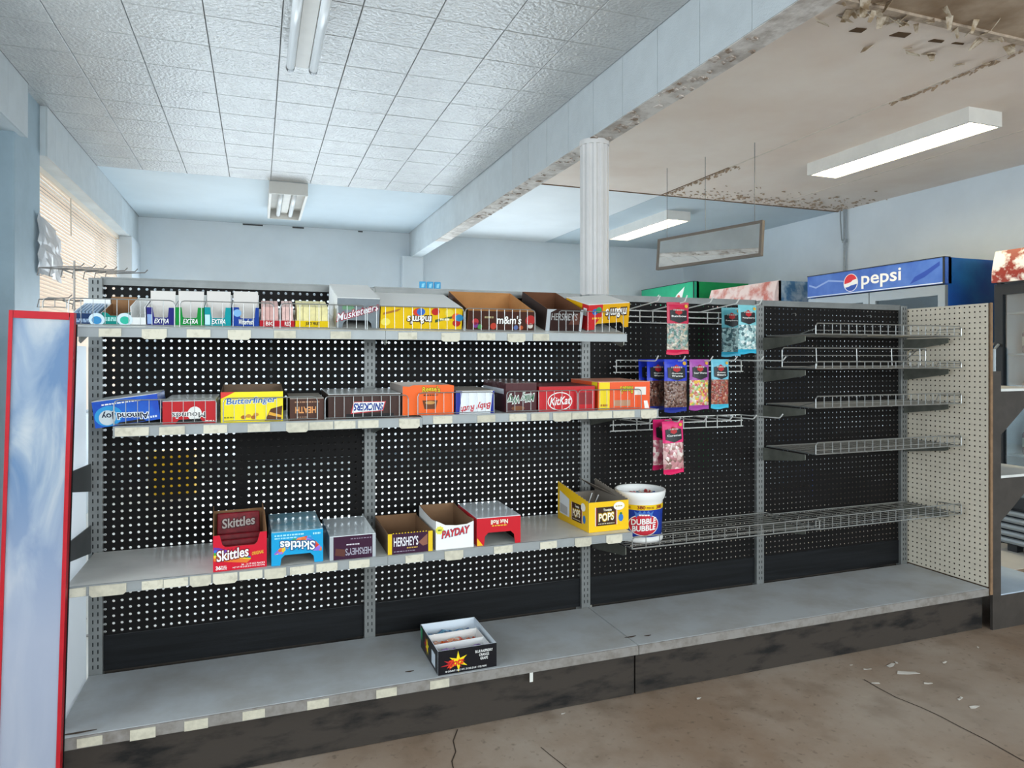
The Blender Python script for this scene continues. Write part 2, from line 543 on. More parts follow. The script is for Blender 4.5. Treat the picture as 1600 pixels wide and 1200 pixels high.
# walls
def wall(name, mb, label):
    return struct(name, mb, M_wall, label, 'wall')
WY0, WY1, WZ0, WZ1 = 4.60, 7.36, 0.80, BZ
wl = MB().box(XL - 0.15, XL, YB, 0.0, 0, ZC).box(XL - 0.15, XL, 3.4, WY0, 0, ZC).box(XL - 0.15, XL, 0.0, 3.4, 0, WZ0).box(XL - 0.15, XL, 0.0, 3.4, WZ1, ZC).box(XL - 0.15, XL, WY1, YF, 0, ZC).box(XL - 0.15, XL, WY0, WY1, 0, WZ0)
wall('wall_left', wl, 'pale blue left wall around the blind-covered window')
FX0, FX1, FZ0, FZ1 = -0.98, 3.50, 0.14, 1.97
wf = MB().box(XL - 0.15, FX0, YF, YF + 0.15, 0, ZC).box(FX1, XR + 0.15, YF, YF + 0.15, 0, ZC).box(FX0, FX1, YF, YF + 0.15, 0, FZ0).box(FX0, FX1, YF, YF + 0.15, FZ1, ZC)
wall('wall_far', wf, 'pale blue far wall behind the shelving')
wall('wall_right', MB().box(XR, XR + 0.15, YB, YF, 0, ZC), 'pale blue right wall behind the drink coolers')
BXa, BXb, BZa, BZb = -1.0, 5.0, 0.30, 2.48
wb = MB().box(XL - 0.15, BXa, YB - 0.15, YB, 0, ZC).box(BXb, XR + 0.15, YB - 0.15, YB, 0, ZC).box(BXa, BXb, YB - 0.15, YB, 0, BZa).box(BXa, BXb, YB - 0.15, YB, BZb, ZC)
wall('wall_front', wb, 'storefront wall at the back of the viewer')
struct('trim_3', MB().box(XL, XS - 0.035, 4.16, 4.60, 0, ZC + 0.01), M_pillar, 'blue-grey pillar at the left edge beside the blinds', 'pillar', 0.006)
struct('trim_4', MB().box(XL, XS + 0.01, WY1, YF, 0, BZ), M_wall, 'pale pillar in the far left corner beyond the blinds', 'pillar', 0.006)
struct('trim_5', MB().box(1.53, 1.77, YF - 0.10, YF, 0, BZ + 0.01), M_wall, 'flat pillar on the far wall carrying the ceiling beam', 'pillar', 0.006)
cm = MB()
for (x, w) in ((0.35, 0.12), (1.05, 0.05), (-0.15, 0.2)):
    cm.box(x, x + w, YF - 0.006, YF, ZC - 0.02, ZC - 0.006)
cm.build('ceiling_line_gap', M_groove, bpy.data.objects['wall_far'])
# far glazing: frame, mullions, panes
def glazing(name, x0, x1, y, z0, z1, n, label, flip=1, rails=()):
    fr = MB().box(x0, x1, y, y + 0.05, z0, z0 + 0.05).box(x0, x1, y, y + 0.05, z1 - 0.05, z1).box(x0, x0 + 0.05, y, y + 0.05, z0 + 0.05, z1 - 0.05).box(x1 - 0.05, x1, y, y + 0.05, z0 + 0.05, z1 - 0.05)
    w = struct(name, fr, M_alum, label, 'window')
    step = (x1 - x0) / n
    for i in range(n):
        MB().box(x0 + step * i + 0.02, x0 + step * (i + 1) - 0.02, y + 0.02, y + 0.026, z0 + 0.03, z1 - 0.03).build('pane', M_glass, w)
        if i:
            MB().box(x0 + step * i - 0.025, x0 + step * i + 0.025, y, y + 0.05, z0 + 0.05, z1 - 0.05).build('mullion', M_alum, w)
    for zr in rails:
        MB().box(x0 + 0.05, x1 - 0.05, y + 0.003, y + 0.047, zr, zr + 0.06).build('rail', M_alum, w)
    return w
glazing('window_1', FX0, FX1, YF + 0.05, FZ0, FZ1, 4, 'bright glazing low in the far wall, glimpsed through the pegboard holes', rails=(0.86,))
glazing('window_2', BXa, BXb, YB - 0.10, BZa, BZb, 5, 'storefront glazing behind the viewer')
# left window with blind
win3 = struct('window_3', MB().box(XL - 0.11, XL - 0.06, WY0, WY1, WZ0, WZ0 + 0.05).box(XL - 0.11, XL - 0.06, WY0, WY1, WZ1 - 0.05, WZ1)
              .box(XL - 0.11, XL - 0.06, WY0, WY0 + 0.05, WZ0, WZ1).box(XL - 0.11, XL - 0.06, WY1 - 0.05, WY1, WZ0, WZ1), M_alum,
              'left window behind closed cream blinds', 'window')
MB().box(XL - 0.09, XL - 0.084, WY0 + 0.03, WY1 - 0.03, WZ0 + 0.03, WZ1 - 0.03).build('pane', M_glass, win3)
added_win = struct('added_left_window', MB().box(XL - 0.11, XL - 0.06, 0.0, 3.4, WZ0, WZ0 + 0.05).box(XL - 0.11, XL - 0.06, 0.0, 3.4, WZ1 - 0.05, WZ1)
              .box(XL - 0.11, XL - 0.06, 0.0, 0.05, WZ0, WZ1).box(XL - 0.11, XL - 0.06, 3.35, 3.4, WZ0, WZ1), M_alum, 'added left window beside the viewer, out of view', 'window')  # unseen window, added to let in light from the left
MB().box(XL - 0.09, XL - 0.084, 0.03, 3.37, WZ0 + 0.03, WZ1 - 0.03).build('pane', M_glass, added_win)
blind = thing('window_blind', 'closed cream horizontal blind over the left window', 'blind', (XL + 0.06, 5.98, WZ1))
mb = MB()
z = -0.05
while z > -1.55:
    mb.prism([(0.009, -1.37, z - 0.013), (0.009, 1.37, z - 0.013), (-0.001, 1.37, z + 0.013), (-0.001, -1.37, z + 0.013)],
             [(0.008, -1.37, z - 0.013), (0.008, 1.37, z - 0.013), (-0.002, 1.37, z + 0.013), (-0.002, -1.37, z + 0.013)])
    z -= 0.0235
o = mb.build('slats', M_blind, blind); o['kind'] = 'stuff'
MB().box(-0.02, 0.02, -1.375, 1.375, -0.035, -0.001).build('head_rail', mat('cream_rail', '#e6d9c9', 0.5), blind)
MB().tube([(0.022, -0.42, -0.04), (0.024, -0.42, -0.30)], 0.004).build('tilt_wand', mat('wand', '#c9c1b6', 0.4), blind)

# fluted column
col_x, col_y = 1.672, 3.29
column = thing('fluted_column', 'white fluted round column rising from behind the shelving to the beam', 'column', (col_x, col_y, 0))
M_col = mat('column_paint', '#d6d3d1', 0.4, var=0.05, scale=7)
mb = MB()
mb.lathe([(0.076, 0.10), (0.076, BZ - 0.03)], 0, 0, 0, sides=96, flute=lambda k: 1.0 if (k % 8) < 4 else (0.875 if (k % 8) in (5, 6) else 0.92))
mb.build('shaft', M_col, column)
MB().lathe([(0.0, 0.0), (0.095, 0.0), (0.095, 0.08), (0.08, 0.10), (0.0, 0.10)], 0, 0, 0, sides=32).build('base', M_col, column, smooth=False)
MB().lathe([(0.0, BZ - 0.03), (0.079, BZ - 0.03), (0.079, BZ - 0.004), (0.0, BZ - 0.004)], 0, 0, 0, sides=32).build('collar', M_col, column)
# conduit on right wall
cond = thing('wall_conduit', 'thin metal conduit running down the right wall from the ceiling', 'conduit', (XR - 0.02, yat(1322, XR), 0))
M_galv = mat('galvanised', '#9aa0a3', 0.45, metal=0.6, var=0.12, scale=30)
MB().tube([(0, 0, 0.3), (0, 0, ZC)], 0.011, 10).build('pipe', M_galv, cond)
MB().tube([(-0.02, 0.012, ZC - 0.30), (-0.02, 0.03, ZC - 0.10), (-0.02, 0.03, ZC - 0.01)], 0.006).build('cable', mat('grey_cable2', '#8e9497', 0.6), cond)
MB().box(-0.012, 0.019, -0.02, 0.02, ZC - 0.32, ZC - 0.29).build('clamp', M_galv, cond)

# ------------------------------------------------------------------ ceiling lights
M_fix = mat('fixture_enamel', '#dfdcd6', 0.4, var=0.05)
M_tube_off = mat('unlit_tube', '#e9ecee', 0.25)
M_tube_on = mat('lit_tube', '#fff6dc', 0.3, emit='#ffeec4', estr=20.0)
M_tube_dim = mat('dim_lit_tube', '#fff6e4', 0.3, emit='#fff3dc', estr=5.0)
M_cap = mat('tube_cap', '#777a7c', 0.4, metal=0.7)
def wrap_light(label, x0, x1, y0, y1, h, lit, missing=False):
    t = thing('ceiling_light', label, 'light fixture', ((x0 + x1) / 2, (y0 + y1) / 2, ZC))
    hw, hl = (x1 - x0) / 2, (y1 - y0) / 2
    hs = MB().box(-hw, -hw + 0.006, -hl, hl, -h, -0.001).box(hw - 0.006, hw, -hl, hl, -h, -0.001).box(-hw + 0.006, hw - 0.006, -hl, hl, -0.010, -0.001)
    hs.build('housing', M_fix, t)
    for s in (-1, 1):
        MB().box(-hw + 0.006, hw - 0.006, s * (hl - 0.006) - 0.006, s * (hl - 0.006) + 0.006, -h, -0.010).build('end_plate', M_fix, t)
        MB().box(s * (hw - 0.012) - 0.008, s * (hw - 0.012) + 0.008, -hl + 0.012, hl - 0.012, -h - 0.003, -h + 0.004).build('rim', M_fix, t)
    if lit:
        MB().box(-hw + 0.02, hw - 0.02, -hl + 0.012, hl - 0.012, -0.03, -0.012).build('reflector', mat('reflector_white', '#fbf7ea', 0.5), t)
    for s in (-1, 1):
        tb = MB().tube([(s * 0.055, -hl + 0.02, -h * 0.62), (s * 0.055, hl - 0.02, -h * 0.62)], 0.019, 12)
        tb.build('tube', (M_tube_dim if lit == 2 else M_tube_on) if lit else M_tube_off, t, smooth=True)
    if not lit:
        MB().box(-0.03, 0.03, -hl + 0.02, hl - 0.02, -h * 0.45, -0.012).build('ballast_cover', M_fix, t)
    return t
wrap_light('lit white fluorescent box light on the tan ceiling at right', 3.78, 4.05, 2.79, 4.02, 0.088, True)
wrap_light('smaller far fluorescent box light beyond the column', 3.69, 3.96, 5.74, 6.96, 0.09, 2)
wrap_light('unlit grey open box light over the far end of the tiles', 0.085, 0.385, 5.90, 6.98, 0.10, False)
st = thing('strip_light', 'unlit two-tube strip light at the top edge among the ceiling tiles', 'light fixture', (0.195, 2.80, ZC))
MB().prism([(-0.05, -0.64, -0.002), (0.05, -0.64, -0.002), (0.03, -0.64, -0.055), (-0.03, -0.64, -0.055)][::-1],
           [(-0.05, 0.62, -0.002), (0.05, 0.62, -0.002), (0.03, 0.62, -0.055), (-0.03, 0.62, -0.055)][::-1]).build('spine', M_fix, st)
for s in (-1, 1):
    MB().tube([(s * 0.052, -0.60, -0.062), (s * 0.052, 0.60, -0.062)], 0.019, 12).build('tube', M_tube_off, st, smooth=True)
    for q in (-1, 1):
        MB().tube([(s * 0.052, q * 0.60, -0.062), (s * 0.052, q * 0.625, -0.062)], 0.020, 12).build('tube_cap', M_cap, st)
        MB().box(s * 0.052 - 0.008, s * 0.052 + 0.008, q * 0.615 - 0.006, q * 0.615 + 0.006, -0.05, -0.001).build('lamp_holder', M_fix, st)

# ------------------------------------------------------------------ hanging mirror
ma, mb_ = Vector((3.10, 3.68, 0)), Vector((2.857, 4.555, 0))
mlen = (mb_ - ma).length
mang = math.atan2(mb_.y - ma.y, mb_.x - ma.x)
mir = thing('hanging_mirror', 'long framed mirror tilted and hung from the ceiling by wires', 'mirror', ((ma.x + mb_.x) / 2, (ma.y + mb_.y) / 2, 2.045), (0, 0, mang))
M_mframe = mat('mirror_frame', '#7b736b', 0.45, metal=0.3)
M_mirror = mat('mirror_silver', '#f2f4f4', 0.03, metal=1.0, var=0.03, scale=2)
def tilt(x, y, z):
    c_, s_ = math.cos(R(5)), math.sin(R(5))
    return (x, y * c_ - z * s_, y * s_ + z * c_)
def tbox(x0, x1, y0, y1, z0, z1):
    m_ = MB().box(x0, x1, y0, y1, z0, z1)
    m_.v = [tilt(*p) for p in m_.v]
    return m_
hl, hh = mlen / 2, 0.118
tbox(-hl + 0.01, hl - 0.01, -0.004, 0.012, -hh + 0.01, hh - 0.01).build('backing', M_mframe, mir)
tbox(-hl + 0.012, hl - 0.012, 0.0125, 0.0145, -hh + 0.012, hh - 0.012).build('mirror_glass', M_mirror, mir)
for nm, bxs in (('frame_rail', (-hl, hl, -0.006, 0.02, hh - 0.018, hh)), ('frame_rail', (-hl, hl, -0.006, 0.02, -hh, -hh + 0.018)),
                ('frame_stile', (-hl, -hl + 0.018, -0.006, 0.02, -hh + 0.018, hh - 0.018)), ('frame_stile', (hl - 0.018, hl, -0.006, 0.02, -hh + 0.018, hh - 0.018))):
    tbox(*bxs).build(nm, M_mframe, mir)
for x in (-hl + 0.07, 0.02, hl - 0.08):
    p = tilt(x, 0.005, hh)
    MB().tube([p, (x, p[1], ZC - 2.045)], 0.0022).build('hanging_wire', M_cap, mir)
# ================================================================== THE GONDOLA SHELVING
Y0 = 2.68                      # front plane of the uprights
SEC = 0.9144
UX = [-0.513 + SEC * k for k in range(5)]
ZB = 0.196                     # top of the base deck
YD = 2.25                      # front edge of the base deck
ZT = 1.537
M_steel = mat('shelf_steel_grey', '#7f8180', 0.42, metal=0.35, var=0.12, scale=14)
M_steel_d = mat('slot_dark', '#1d1f20', 0.8)
M_deck = mat('base_deck_paint', '#b3b7ba', 0.5, scale=5, col2='#a09d99', lo=0.4, hi=0.75, bump=0.06, detail=8)
M_deck_edge = mat('worn_deck_edge', '#8b8783', 0.55, scale=30, col2='#736c65', lo=0.42, hi=0.75)
M_kick = mat('worn_black_kick', '#3d3732', 0.6, scale=7, col2='#1b1a1a', lo=0.50, hi=0.66, bump=0.1, detail=8, stretch=(0.7, 1, 2.2))
M_peg = mat('black_pegboard', '#121010', 0.6, var=0.25, scale=5, bump=0.05, spec=0.15)
M_kickback = mat('black_wood_board', '#0d0e10', 0.6, spec=0.2, scale=5, col2='#191b1e', lo=0.4, hi=0.7, bump=0.15, stretch=(0.4, 1, 9))
M_cream_peg = mat('cream_pegboard', '#e4dac8', 0.5, var=0.05, scale=6)
M_hole_edge = mat('pegboard_core', '#4a3d33', 0.8)
M_shelf = mat('shelf_enamel', '#d9d8d2', 0.32, var=0.10, scale=7)
M_lip = mat('shelf_lip_grey', '#999d9e', 0.4, metal=0.15, var=0.06, scale=12)
M_tag = mat('old_price_tag', '#d2ccba', 0.6, scale=55, col2='#bdb7a4', lo=0.5, hi=0.68)
M_tag2 = mat('faded_price_tag', '#c6c0ae', 0.6, var=0.15, scale=45)
M_bracket = mat('bracket_steel', '#86887f', 0.35, metal=0.55, var=0.15, scale=25)
M_chrome = mat('zinc_wire', '#a9abaa', 0.36, metal=0.8)
M_chrome_d = mat('dull_wire', '#8f8f8b', 0.4, metal=0.7)
M_white_wire = mat('white_coated_wire', '#d6d7d4', 0.35)

gon = thing('gondola_shelving', 'long grey steel store shelving unit with black pegboard back', 'shelving', (1.32, 2.47, 0))
G = Vector((1.32, 2.47, 0))
def gpart(mb, name, mats, parent=None, off=True, **kw):
    if off:
        mb.v = [(p[0] - G.x, p[1] - G.y, p[2] - G.z) for p in mb.v]
    return mb.build(name, mats, parent or gon, **kw)

def pegboard(nx, nz, pitch, r, th):
    """panel in x,z (0..nx*pitch, 0..nz*pitch), real drilled holes; front at y=0, back at y=th"""
    V, Fc, Mi = [], [], []
    cell = []
    for k in range(8):
        ang = math.pi / 4 * k
        dx, dz = math.cos(ang), math.sin(ang)
        m = max(abs(dx), abs(dz))
        cell.append((dx / m * 0.5 * pitch, dz / m * 0.5 * pitch, dx * r, dz * r))
    for i in range(nx):
        for j in range(nz):
            cx, cz = (i + 0.5) * pitch, (j + 0.5) * pitch
            n = len(V)
            for (ox, oz, hx, hz) in cell:
                V += [(cx + ox, 0, cz + oz), (cx + hx, 0, cz + hz), (cx + ox, th, cz + oz), (cx + hx, th, cz + hz)]
            for k in range(8):
                a = n + 4 * k
                b = n + 4 * ((k + 1) % 8)
                Fc += [(a, b, b + 1, a + 1), (a + 2, a + 3, b + 3, b + 2), (a + 1, b + 1, b + 3, a + 3)]
                Mi += [0, 0, 1]
    w, h = nx * pitch, nz * pitch
    n = len(V)
    V += [(0, 0, 0), (w, 0, 0), (w, 0, h), (0, 0, h), (0, th, 0), (w, th, 0), (w, th, h), (0, th, h)]
    for q in ((0, 4, 5, 1), (1, 5, 6, 2), (2, 6, 7, 3), (3, 7, 4, 0)):
        Fc.append(tuple(n + i for i in q)); Mi.append(0)
    m = MB(); m.v, m.f, m.mi = V, Fc, Mi
    return m
PITCH = 0.0254
ZP = 0.318
panel_me2 = pegboard(35, 47, PITCH, 0.0037, 0.004).mesh('peg_panel', [M_peg, M_hole_edge])
panel_me = pegboard(35, 47, PITCH, 0.0049, 0.004).mesh('peg_panel', [M_peg, M_hole_edge])
for k in range(4):
    o = obj('peg_panel', panel_me if k < 2 else panel_me2, gon, (UX[k] + (SEC - 35 * PITCH) / 2 - G.x, Y0 + 0.006 - G.y, ZP - G.z))
    gpart(MB().box(UX[k] + 0.02, UX[k + 1] - 0.02, Y0 + 0.004, Y0 + 0.016, ZB + 0.002, ZP - 0.001), 'lower_back_board', M_kickback)
    x0 = UX[k] + (0.018 if k else 0.014)
    gpart(MB().box(x0, UX[k + 1] - 0.018, Y0 - 0.002, Y0 + 0.05, ZT - 0.028, ZT - 0.001).box(x0, UX[k + 1] - 0.018, Y0 - 0.004, Y0 - 0.002, ZT - 0.006, ZT - 0.001), 'top_rail', M_steel)
# uprights with their slots
slot = MB()
z = 0.215
while z < ZT - 0.012:
    for s in (-0.0075, 0.0075):
        slot.box(s - 0.0018, s + 0.0018, -0.0004, 0.002, z, z + 0.013)
    z += PITCH
slot_me = slot.mesh('slot_row', M_steel_d)
for k in range(5):
    up = MB().box(UX[k] - 0.021, UX[k] + 0.021, Y0 - 0.012, Y0 + 0.05, 0.02, ZT - 0.006)
    u = gpart(up, 'upright', M_steel, bevel=0.002)
    o = obj('slot_row', slot_me, u, (UX[k] - G.x, Y0 - 0.012 - G.y, 0))
# base deck, kick plates
DX0, DXm, DX1 = UX[0] - 0.02, UX[2] + 0.010, UX[4] + 0.03
for (a, b) in ((DX0, DXm - 0.0015), (DXm + 0.0015, DX1)):
    gpart(MB().box(a, b, YD + 0.003, Y0 - 0.013, ZB - 0.022, ZB), 'base_deck', M_deck, bevel=0.002)
    gpart(MB().box(a, b, YD - 0.002, YD + 0.0025, ZB - 0.034, ZB - 0.001), 'deck_front_lip', M_deck_edge)
    gpart(MB().box(a + 0.002, b - 0.002, YD + 0.028, YD + 0.044, 0.002, ZB - 0.023), 'kick_plate', M_kick)
    gpart(MB().box(a + 0.04, b - 0.04, Y0 + 0.02, Y0 + 0.034, 0.002, ZB), 'rear_kick_plate', M_kick)
for k in range(5):
    gpart(MB().box(UX[k] - 0.018, UX[k] + 0.018, YD + 0.05, Y0 + 0.05, 0.0, 0.05), 'base_foot', M_steel)
# little scuffed notches in the deck
for (u, v, w) in ((120, 1145, 0.10), (985, 995, 0.05), (1012, 993, 0.03), (640, 1049, 0.03)):
    d = F_PX * (CAM_H - ZB) / (v - HORIZ)
    lat = (u - 800.0) / F_PX * d
    X, Y = lat * math.cos(TH) + d * math.sin(TH), d * math.cos(TH) - lat * math.sin(TH)
    Y = max(Y, YD + 0.02)
    gpart(MB().face([(X - w / 2, Y - 0.003, ZB + 0.0006), (X, Y - 0.008, ZB + 0.0006), (X + w / 2, Y - 0.002, ZB + 0.0006), (X + w / 2, Y + 0.003, ZB + 0.0006), (X, Y + 0.004, ZB + 0.0006), (X - w / 2, Y + 0.002, ZB + 0.0006)]),
          'deck_scar', mat('deck_scar', '#4c3f35', 0.8))
# right end panel, cream pegboard with a brown raw edge, backed by the dark board behind it
XE = UX[4] + 0.034
ep = pegboard(17, 52, PITCH, 0.0040, 0.005)
ep.v = [(XE + p[1], Y0 + 0.006 - p[0], ZB + 0.004 + p[2] * (1.317 / (52 * PITCH))) for p in ep.v]
gpart(ep, 'end_panel', [M_cream_peg, mat('dark_hole', '#2a2420', 0.8)])
gpart(MB().box(XE + 0.0052, XE + 0.014, YD - 0.002, Y0 + 0.008, ZB - 0.03, ZB + 1.32), 'end_panel_backing', mat('brown_hardboard', '#5a4636', 0.8, var=0.15))
gpart(MB().box(XE - 0.001, XE + 0.015, YD - 0.008, YD - 0.003, ZB - 0.03, ZB + 1.322), 'end_panel_edge', mat('raw_hardboard_edge', '#8b6f55', 0.7, var=0.2, scale=30))
# left end panel, white and faintly see-through
gpart(MB().box(UX[0] - 0.034, UX[0] - 0.028, YD + 0.04, Y0 - 0.005, 0.03, 1.30), 'end_panel',
      mat('white_plastic_panel', '#f4f6f8', 0.25, var=0.04, scale=3, transl=0.55))

# shelves with lips, tags, brackets
def shelf(x0, x1, yf, yr, z, tilt_deg, tags, parent_tags, seed):
    rg = random.Random(seed)
    tn = math.tan(R(tilt_deg))
    def zz(y):
        return z + (y - yf) * tn
    sh = MB()
    sh.prism([(x0, yf, zz(yf)), (x1, yf, zz(yf)), (x1, yr, zz(yr)), (x0, yr, zz(yr))],
             [(x0, yf, zz(yf) - 0.004), (x1, yf, zz(yf) - 0.004), (x1, yr, zz(yr) - 0.004), (x0, yr, zz(yr) - 0.004)])
    s = gpart(sh, 'shelf', M_shelf)
    lp = MB().box(x0, x1, yf - 0.004, yf, z - 0.029, z + 0.001).box(x0, x1, yf - 0.007, yf - 0.004, z - 0.029, z - 0.0265).box(x0, x1, yf - 0.007, yf - 0.004, z - 0.001, z + 0.001)
    gpart(lp, 'price_channel', M_lip, s)
    for (a, b) in tags:
        if a < x0 - 0.02 or b > x1 + 0.02:
            continue
        a, b = max(a, x0 + 0.002), min(b, x1 - 0.002)
        dz = rg.uniform(-0.002, 0.001)
        sag = rg.choice([0, 0, 0, 0.006])
        gpart(MB().prism([(a, yf - 0.0075, z - 0.028 + dz), (a + 0.008, yf - 0.0085, z - 0.028 - sag), (b - 0.008, yf - 0.0085, z - 0.028 - sag), (b, yf - 0.0075, z - 0.027), (b, yf - 0.0062, z - 0.003), (a, yf - 0.0062, z - 0.003 + dz)],
                         [(a, yf - 0.0060, z - 0.028 + dz), (a + 0.008, yf - 0.0070, z - 0.028 - sag), (b - 0.008, yf - 0.0070, z - 0.028 - sag), (b, yf - 0.0060, z - 0.027), (b, yf - 0.0048, z - 0.003), (a, yf - 0.0048, z - 0.003 + dz)]),
              'price_tag', rg.choice([M_tag, M_tag, M_tag2]), s)
    return s
def bracket(x, y1, y0, z_rear, h_rear, z_front, h_front, name='shelf_bracket', m=None):
    a = [(x - 0.0015, y0, z_front), (x - 0.0015, y0, z_front - h_front), (x - 0.0015, y0 + 0.02, z_front - h_front - 0.006), (x - 0.0015, y1, z_rear - h_rear), (x - 0.0015, y1, z_rear)]
    b = [(x + 0.0015,) + p[1:] for p in a]
    gpart(MB().prism(a, b), name, m or M_bracket)
YT, YM, YL = 2.330, 2.300, 2.288
ZS_T, ZS_M, ZS_L = 1.352, 1.066, 0.608
def tagspans(px, Y):
    return [(xat(a, Y), xat(b, Y)) for a, b in px]
top_tags = tagspans([(155, 190), (222, 261), (292, 329), (356, 392), (428, 462), (516, 548), (622, 651), (689, 718), (745, 773), (792, 820), (832, 857)], YT)
mid_tags = tagspans([(180, 233), (249, 289), (318, 355), (387, 422), (447, 482), (483, 520), (522, 555), (559, 591), (623, 655), (676, 706), (745, 773), (795, 822), (829, 857), (863, 892), (893, 916), (918, 955), (957, 990), (1000, 1025)], YM)
low_tags = tagspans([(106, 135), (140, 198), (222, 255), (256, 294), (297, 330), (333, 371), (374, 410), (413, 447), (453, 490), (494, 527), (545, 577), (595, 626), (633, 661), (694, 723), (771, 800), (843, 869), (897, 923), (946, 971)], YL)
for (a, b) in ((UX[0] - 0.002, UX[1]), (UX[1] + 0.001, UX[2] + 0.004)):
    shelf(a, b, YT, 2.664, ZS_T, 14.5, top_tags, None, 1)
for (a, b, dz_) in ((-0.397, 0.520, 0.006), (0.521, 1.440, 0.0)):
    shelf(a, b, YM, 2.664, ZS_M - dz_, 1.5, mid_tags, None, 2)
for (a, b) in ((UX[0] - 0.002, UX[1]), (UX[1] + 0.001, UX[2] + 0.004)):
    shelf(a, b, YL, 2.664, ZS_L, 0.0, low_tags, None, 3)
for x in (UX[0] + 0.012, UX[1] + 0.014, UX[2] + 0.024):
    bracket(x, Y0 - 0.012, 2.385, ZS_T + 0.075, 0.055, ZS_T + 0.006, 0.046)
    bracket(x, Y0 - 0.012, 2.38, ZS_L - 0.006, 0.075, ZS_L - 0.006, 0.028)
for x in (UX[0] + 0.13, UX[1] + 0.014, UX[2] + 0.024):
    bracket(x, Y0 - 0.012, 2.37, ZS_M - 0.006, 0.085, ZS_M - 0.006, 0.028)
# empty brackets along the left end
for (zr, zf) in ((0.907, 0.925), (0.70, 0.718)):
    bracket(UX[0] - 0.014, Y0 - 0.012, 2.29, zr, 0.094, zf, 0.045, m=mat('dark_bracket', '#5c6062', 0.4, metal=0.5, var=0.15))
# tags on the deck lip
M_tag_d = M_tag2
for (u0, u1, v) in ((120, 160, 1163), (203, 243, 1146), (288, 325, 1131), (379, 414, 1117), (480, 514, 1100), (588, 620, 1080), (672, 702, 1065)):
    x0, x1 = xat(u0, YD - 0.004), xat(u1, YD - 0.004)
    gpart(MB().box(x0, x1, YD - 0.0046, YD - 0.0022, ZB - 0.031 - random.uniform(0, 0.006), ZB - 0.006), 'price_tag', M_tag_d)
# stuck scrap hanging under the lip
gpart(MB().box(xat(828, YD), xat(833, YD), YD + 0.001, YD + 0.003, ZB - 0.068, ZB - 0.035), 'hanging_scrap', mat('white_scrap', '#d9d9d4', 0.6))

# ------------------------------------------------------------------ wire fences on the shelf fronts
def fence(label, u0, u1, Y, z, h, lean, step=0.031, group='wire front fences on the candy shelves', m=None):
    x0, x1 = xat(u0, Y), xat(u1, Y)
    t = thing('wire_fence', label, 'wire fence', ((x0 + x1) / 2, Y, z), (R(-lean), 0, 0), group)
    w = (x1 - x0) / 2
    r = 0.012
    loop = [(-w, 0, 0.003), (-w, 0, h - r), (-w + 0.3 * r, 0, h - 0.3 * r), (-w + r, 0, h), (w - r, 0, h), (w - 0.3 * r, 0, h - 0.3 * r), (w, 0, h - r), (w, 0, 0.003)]
    MB().tube(loop, 0.0018).tube([(-w, 0, 0.006), (w, 0, 0.006)], 0.0014).build('frame', m or M_chrome, t)
    n = max(2, int(round(2 * w / step)))
    for i in range(1, n):
        x = -w + 2 * w * i / n
        MB().tube([(x, 0.001, 0.006), (x, 0.001, h)], 0.0010, 5).build('wire', m or M_chrome, t)
    return t
tf = [(107, 273, 'in front of the dark blue and teal gum'), (281, 428, 'in front of the green to red gum'), (438, 571, 'in front of the yellow gum and grey carton'),
      (574, 725, 'in front of the long yellow carton'), (727, 836, 'in front of the brown open carton'), (873, 974, 'at the right end before the tilted yellow carton')]
for (a, b, w) in tf:
    fence('wire fence on the top shelf ' + w, a, b, YT + 0.006, ZS_T + 0.001, 0.083, 0)
mf = [(178, 338, 'before the overhanging blue and the red cartons'), (349, 496, 'in front of the bright yellow carton'), (508, 638, 'in front of the long dark brown carton'),
      (653, 772, 'before the orange and white cartons'), (792, 902, 'before the maroon and red cartons'), (904, 1002, 'before the orange carton with a yellow band')]
for (a, b, w) in mf:
    fence('wire fence on the middle shelf ' + w, a, b, YM + 0.006, ZS_M + (0.001 if a > 600 else -0.005), 0.076, 0)

# ------------------------------------------------------------------ wire shelves on the right bays
def wire_shelf(label, x0, x1, yf, yr, z, h, step=0.047, m=None, deck_n=11):
    t = thing('wire_shelf', label, 'wire shelf', ((x0 + x1) / 2, (yf + yr) / 2, z), group='chrome wire shelves')
    w, d = (x1 - x0) / 2, (yr - yf) / 2
    m = m or M_chrome
    r = 0.010
    MB().tube([(-w, -d, 0), (w, -d, 0), (w, d, 0), (-w, d, 0)], 0.003, closed=True).build('rim', m, t)
    MB().tube([(-w, -d, 0), (-w, -d, h - r), (-w + r, -d, h), (w - r, -d, h), (w, -d, h - r), (w, -d, 0)], 0.0028).tube([(-w, -d, h * 0.35), (w, -d, h * 0.35)], 0.0018).build('front_fence_rail', m, t)
    MB().tube([(w, -d, h - r), (w, -d + 0.12, h * 0.7), (w, -d + 0.13, 0)], 0.0024).tube([(-w, -d, h * 0.5), (-w, -d + 0.10, 0)], 0.002).build('side_wire', m, t)
    n = int(round(2 * w / step))
    for i in range(1, n):
        x = -w + 2 * w * i / n
        MB().tube([(x, -d, 0), (x, -d, h)], 0.0018, 5).build('fence_wire', m, t)
    for i in range(1, deck_n):
        y = -d + 2 * d * i / deck_n
        MB().tube([(-w, y, 0.001), (w, y, 0.001)], 0.0016, 5).build('deck_wire', M_chrome_d, t)
    for i in range(1, 6):
        x = -w + 2 * w * i / 6
        MB().tube([(x, -d, -0.003), (x, d, -0.003)], 0.002, 5).build('cross_wire', M_chrome_d, t)
    return t
XA, XB = UX[3] + 0.026, UX[4] - 0.012
YW = 2.35
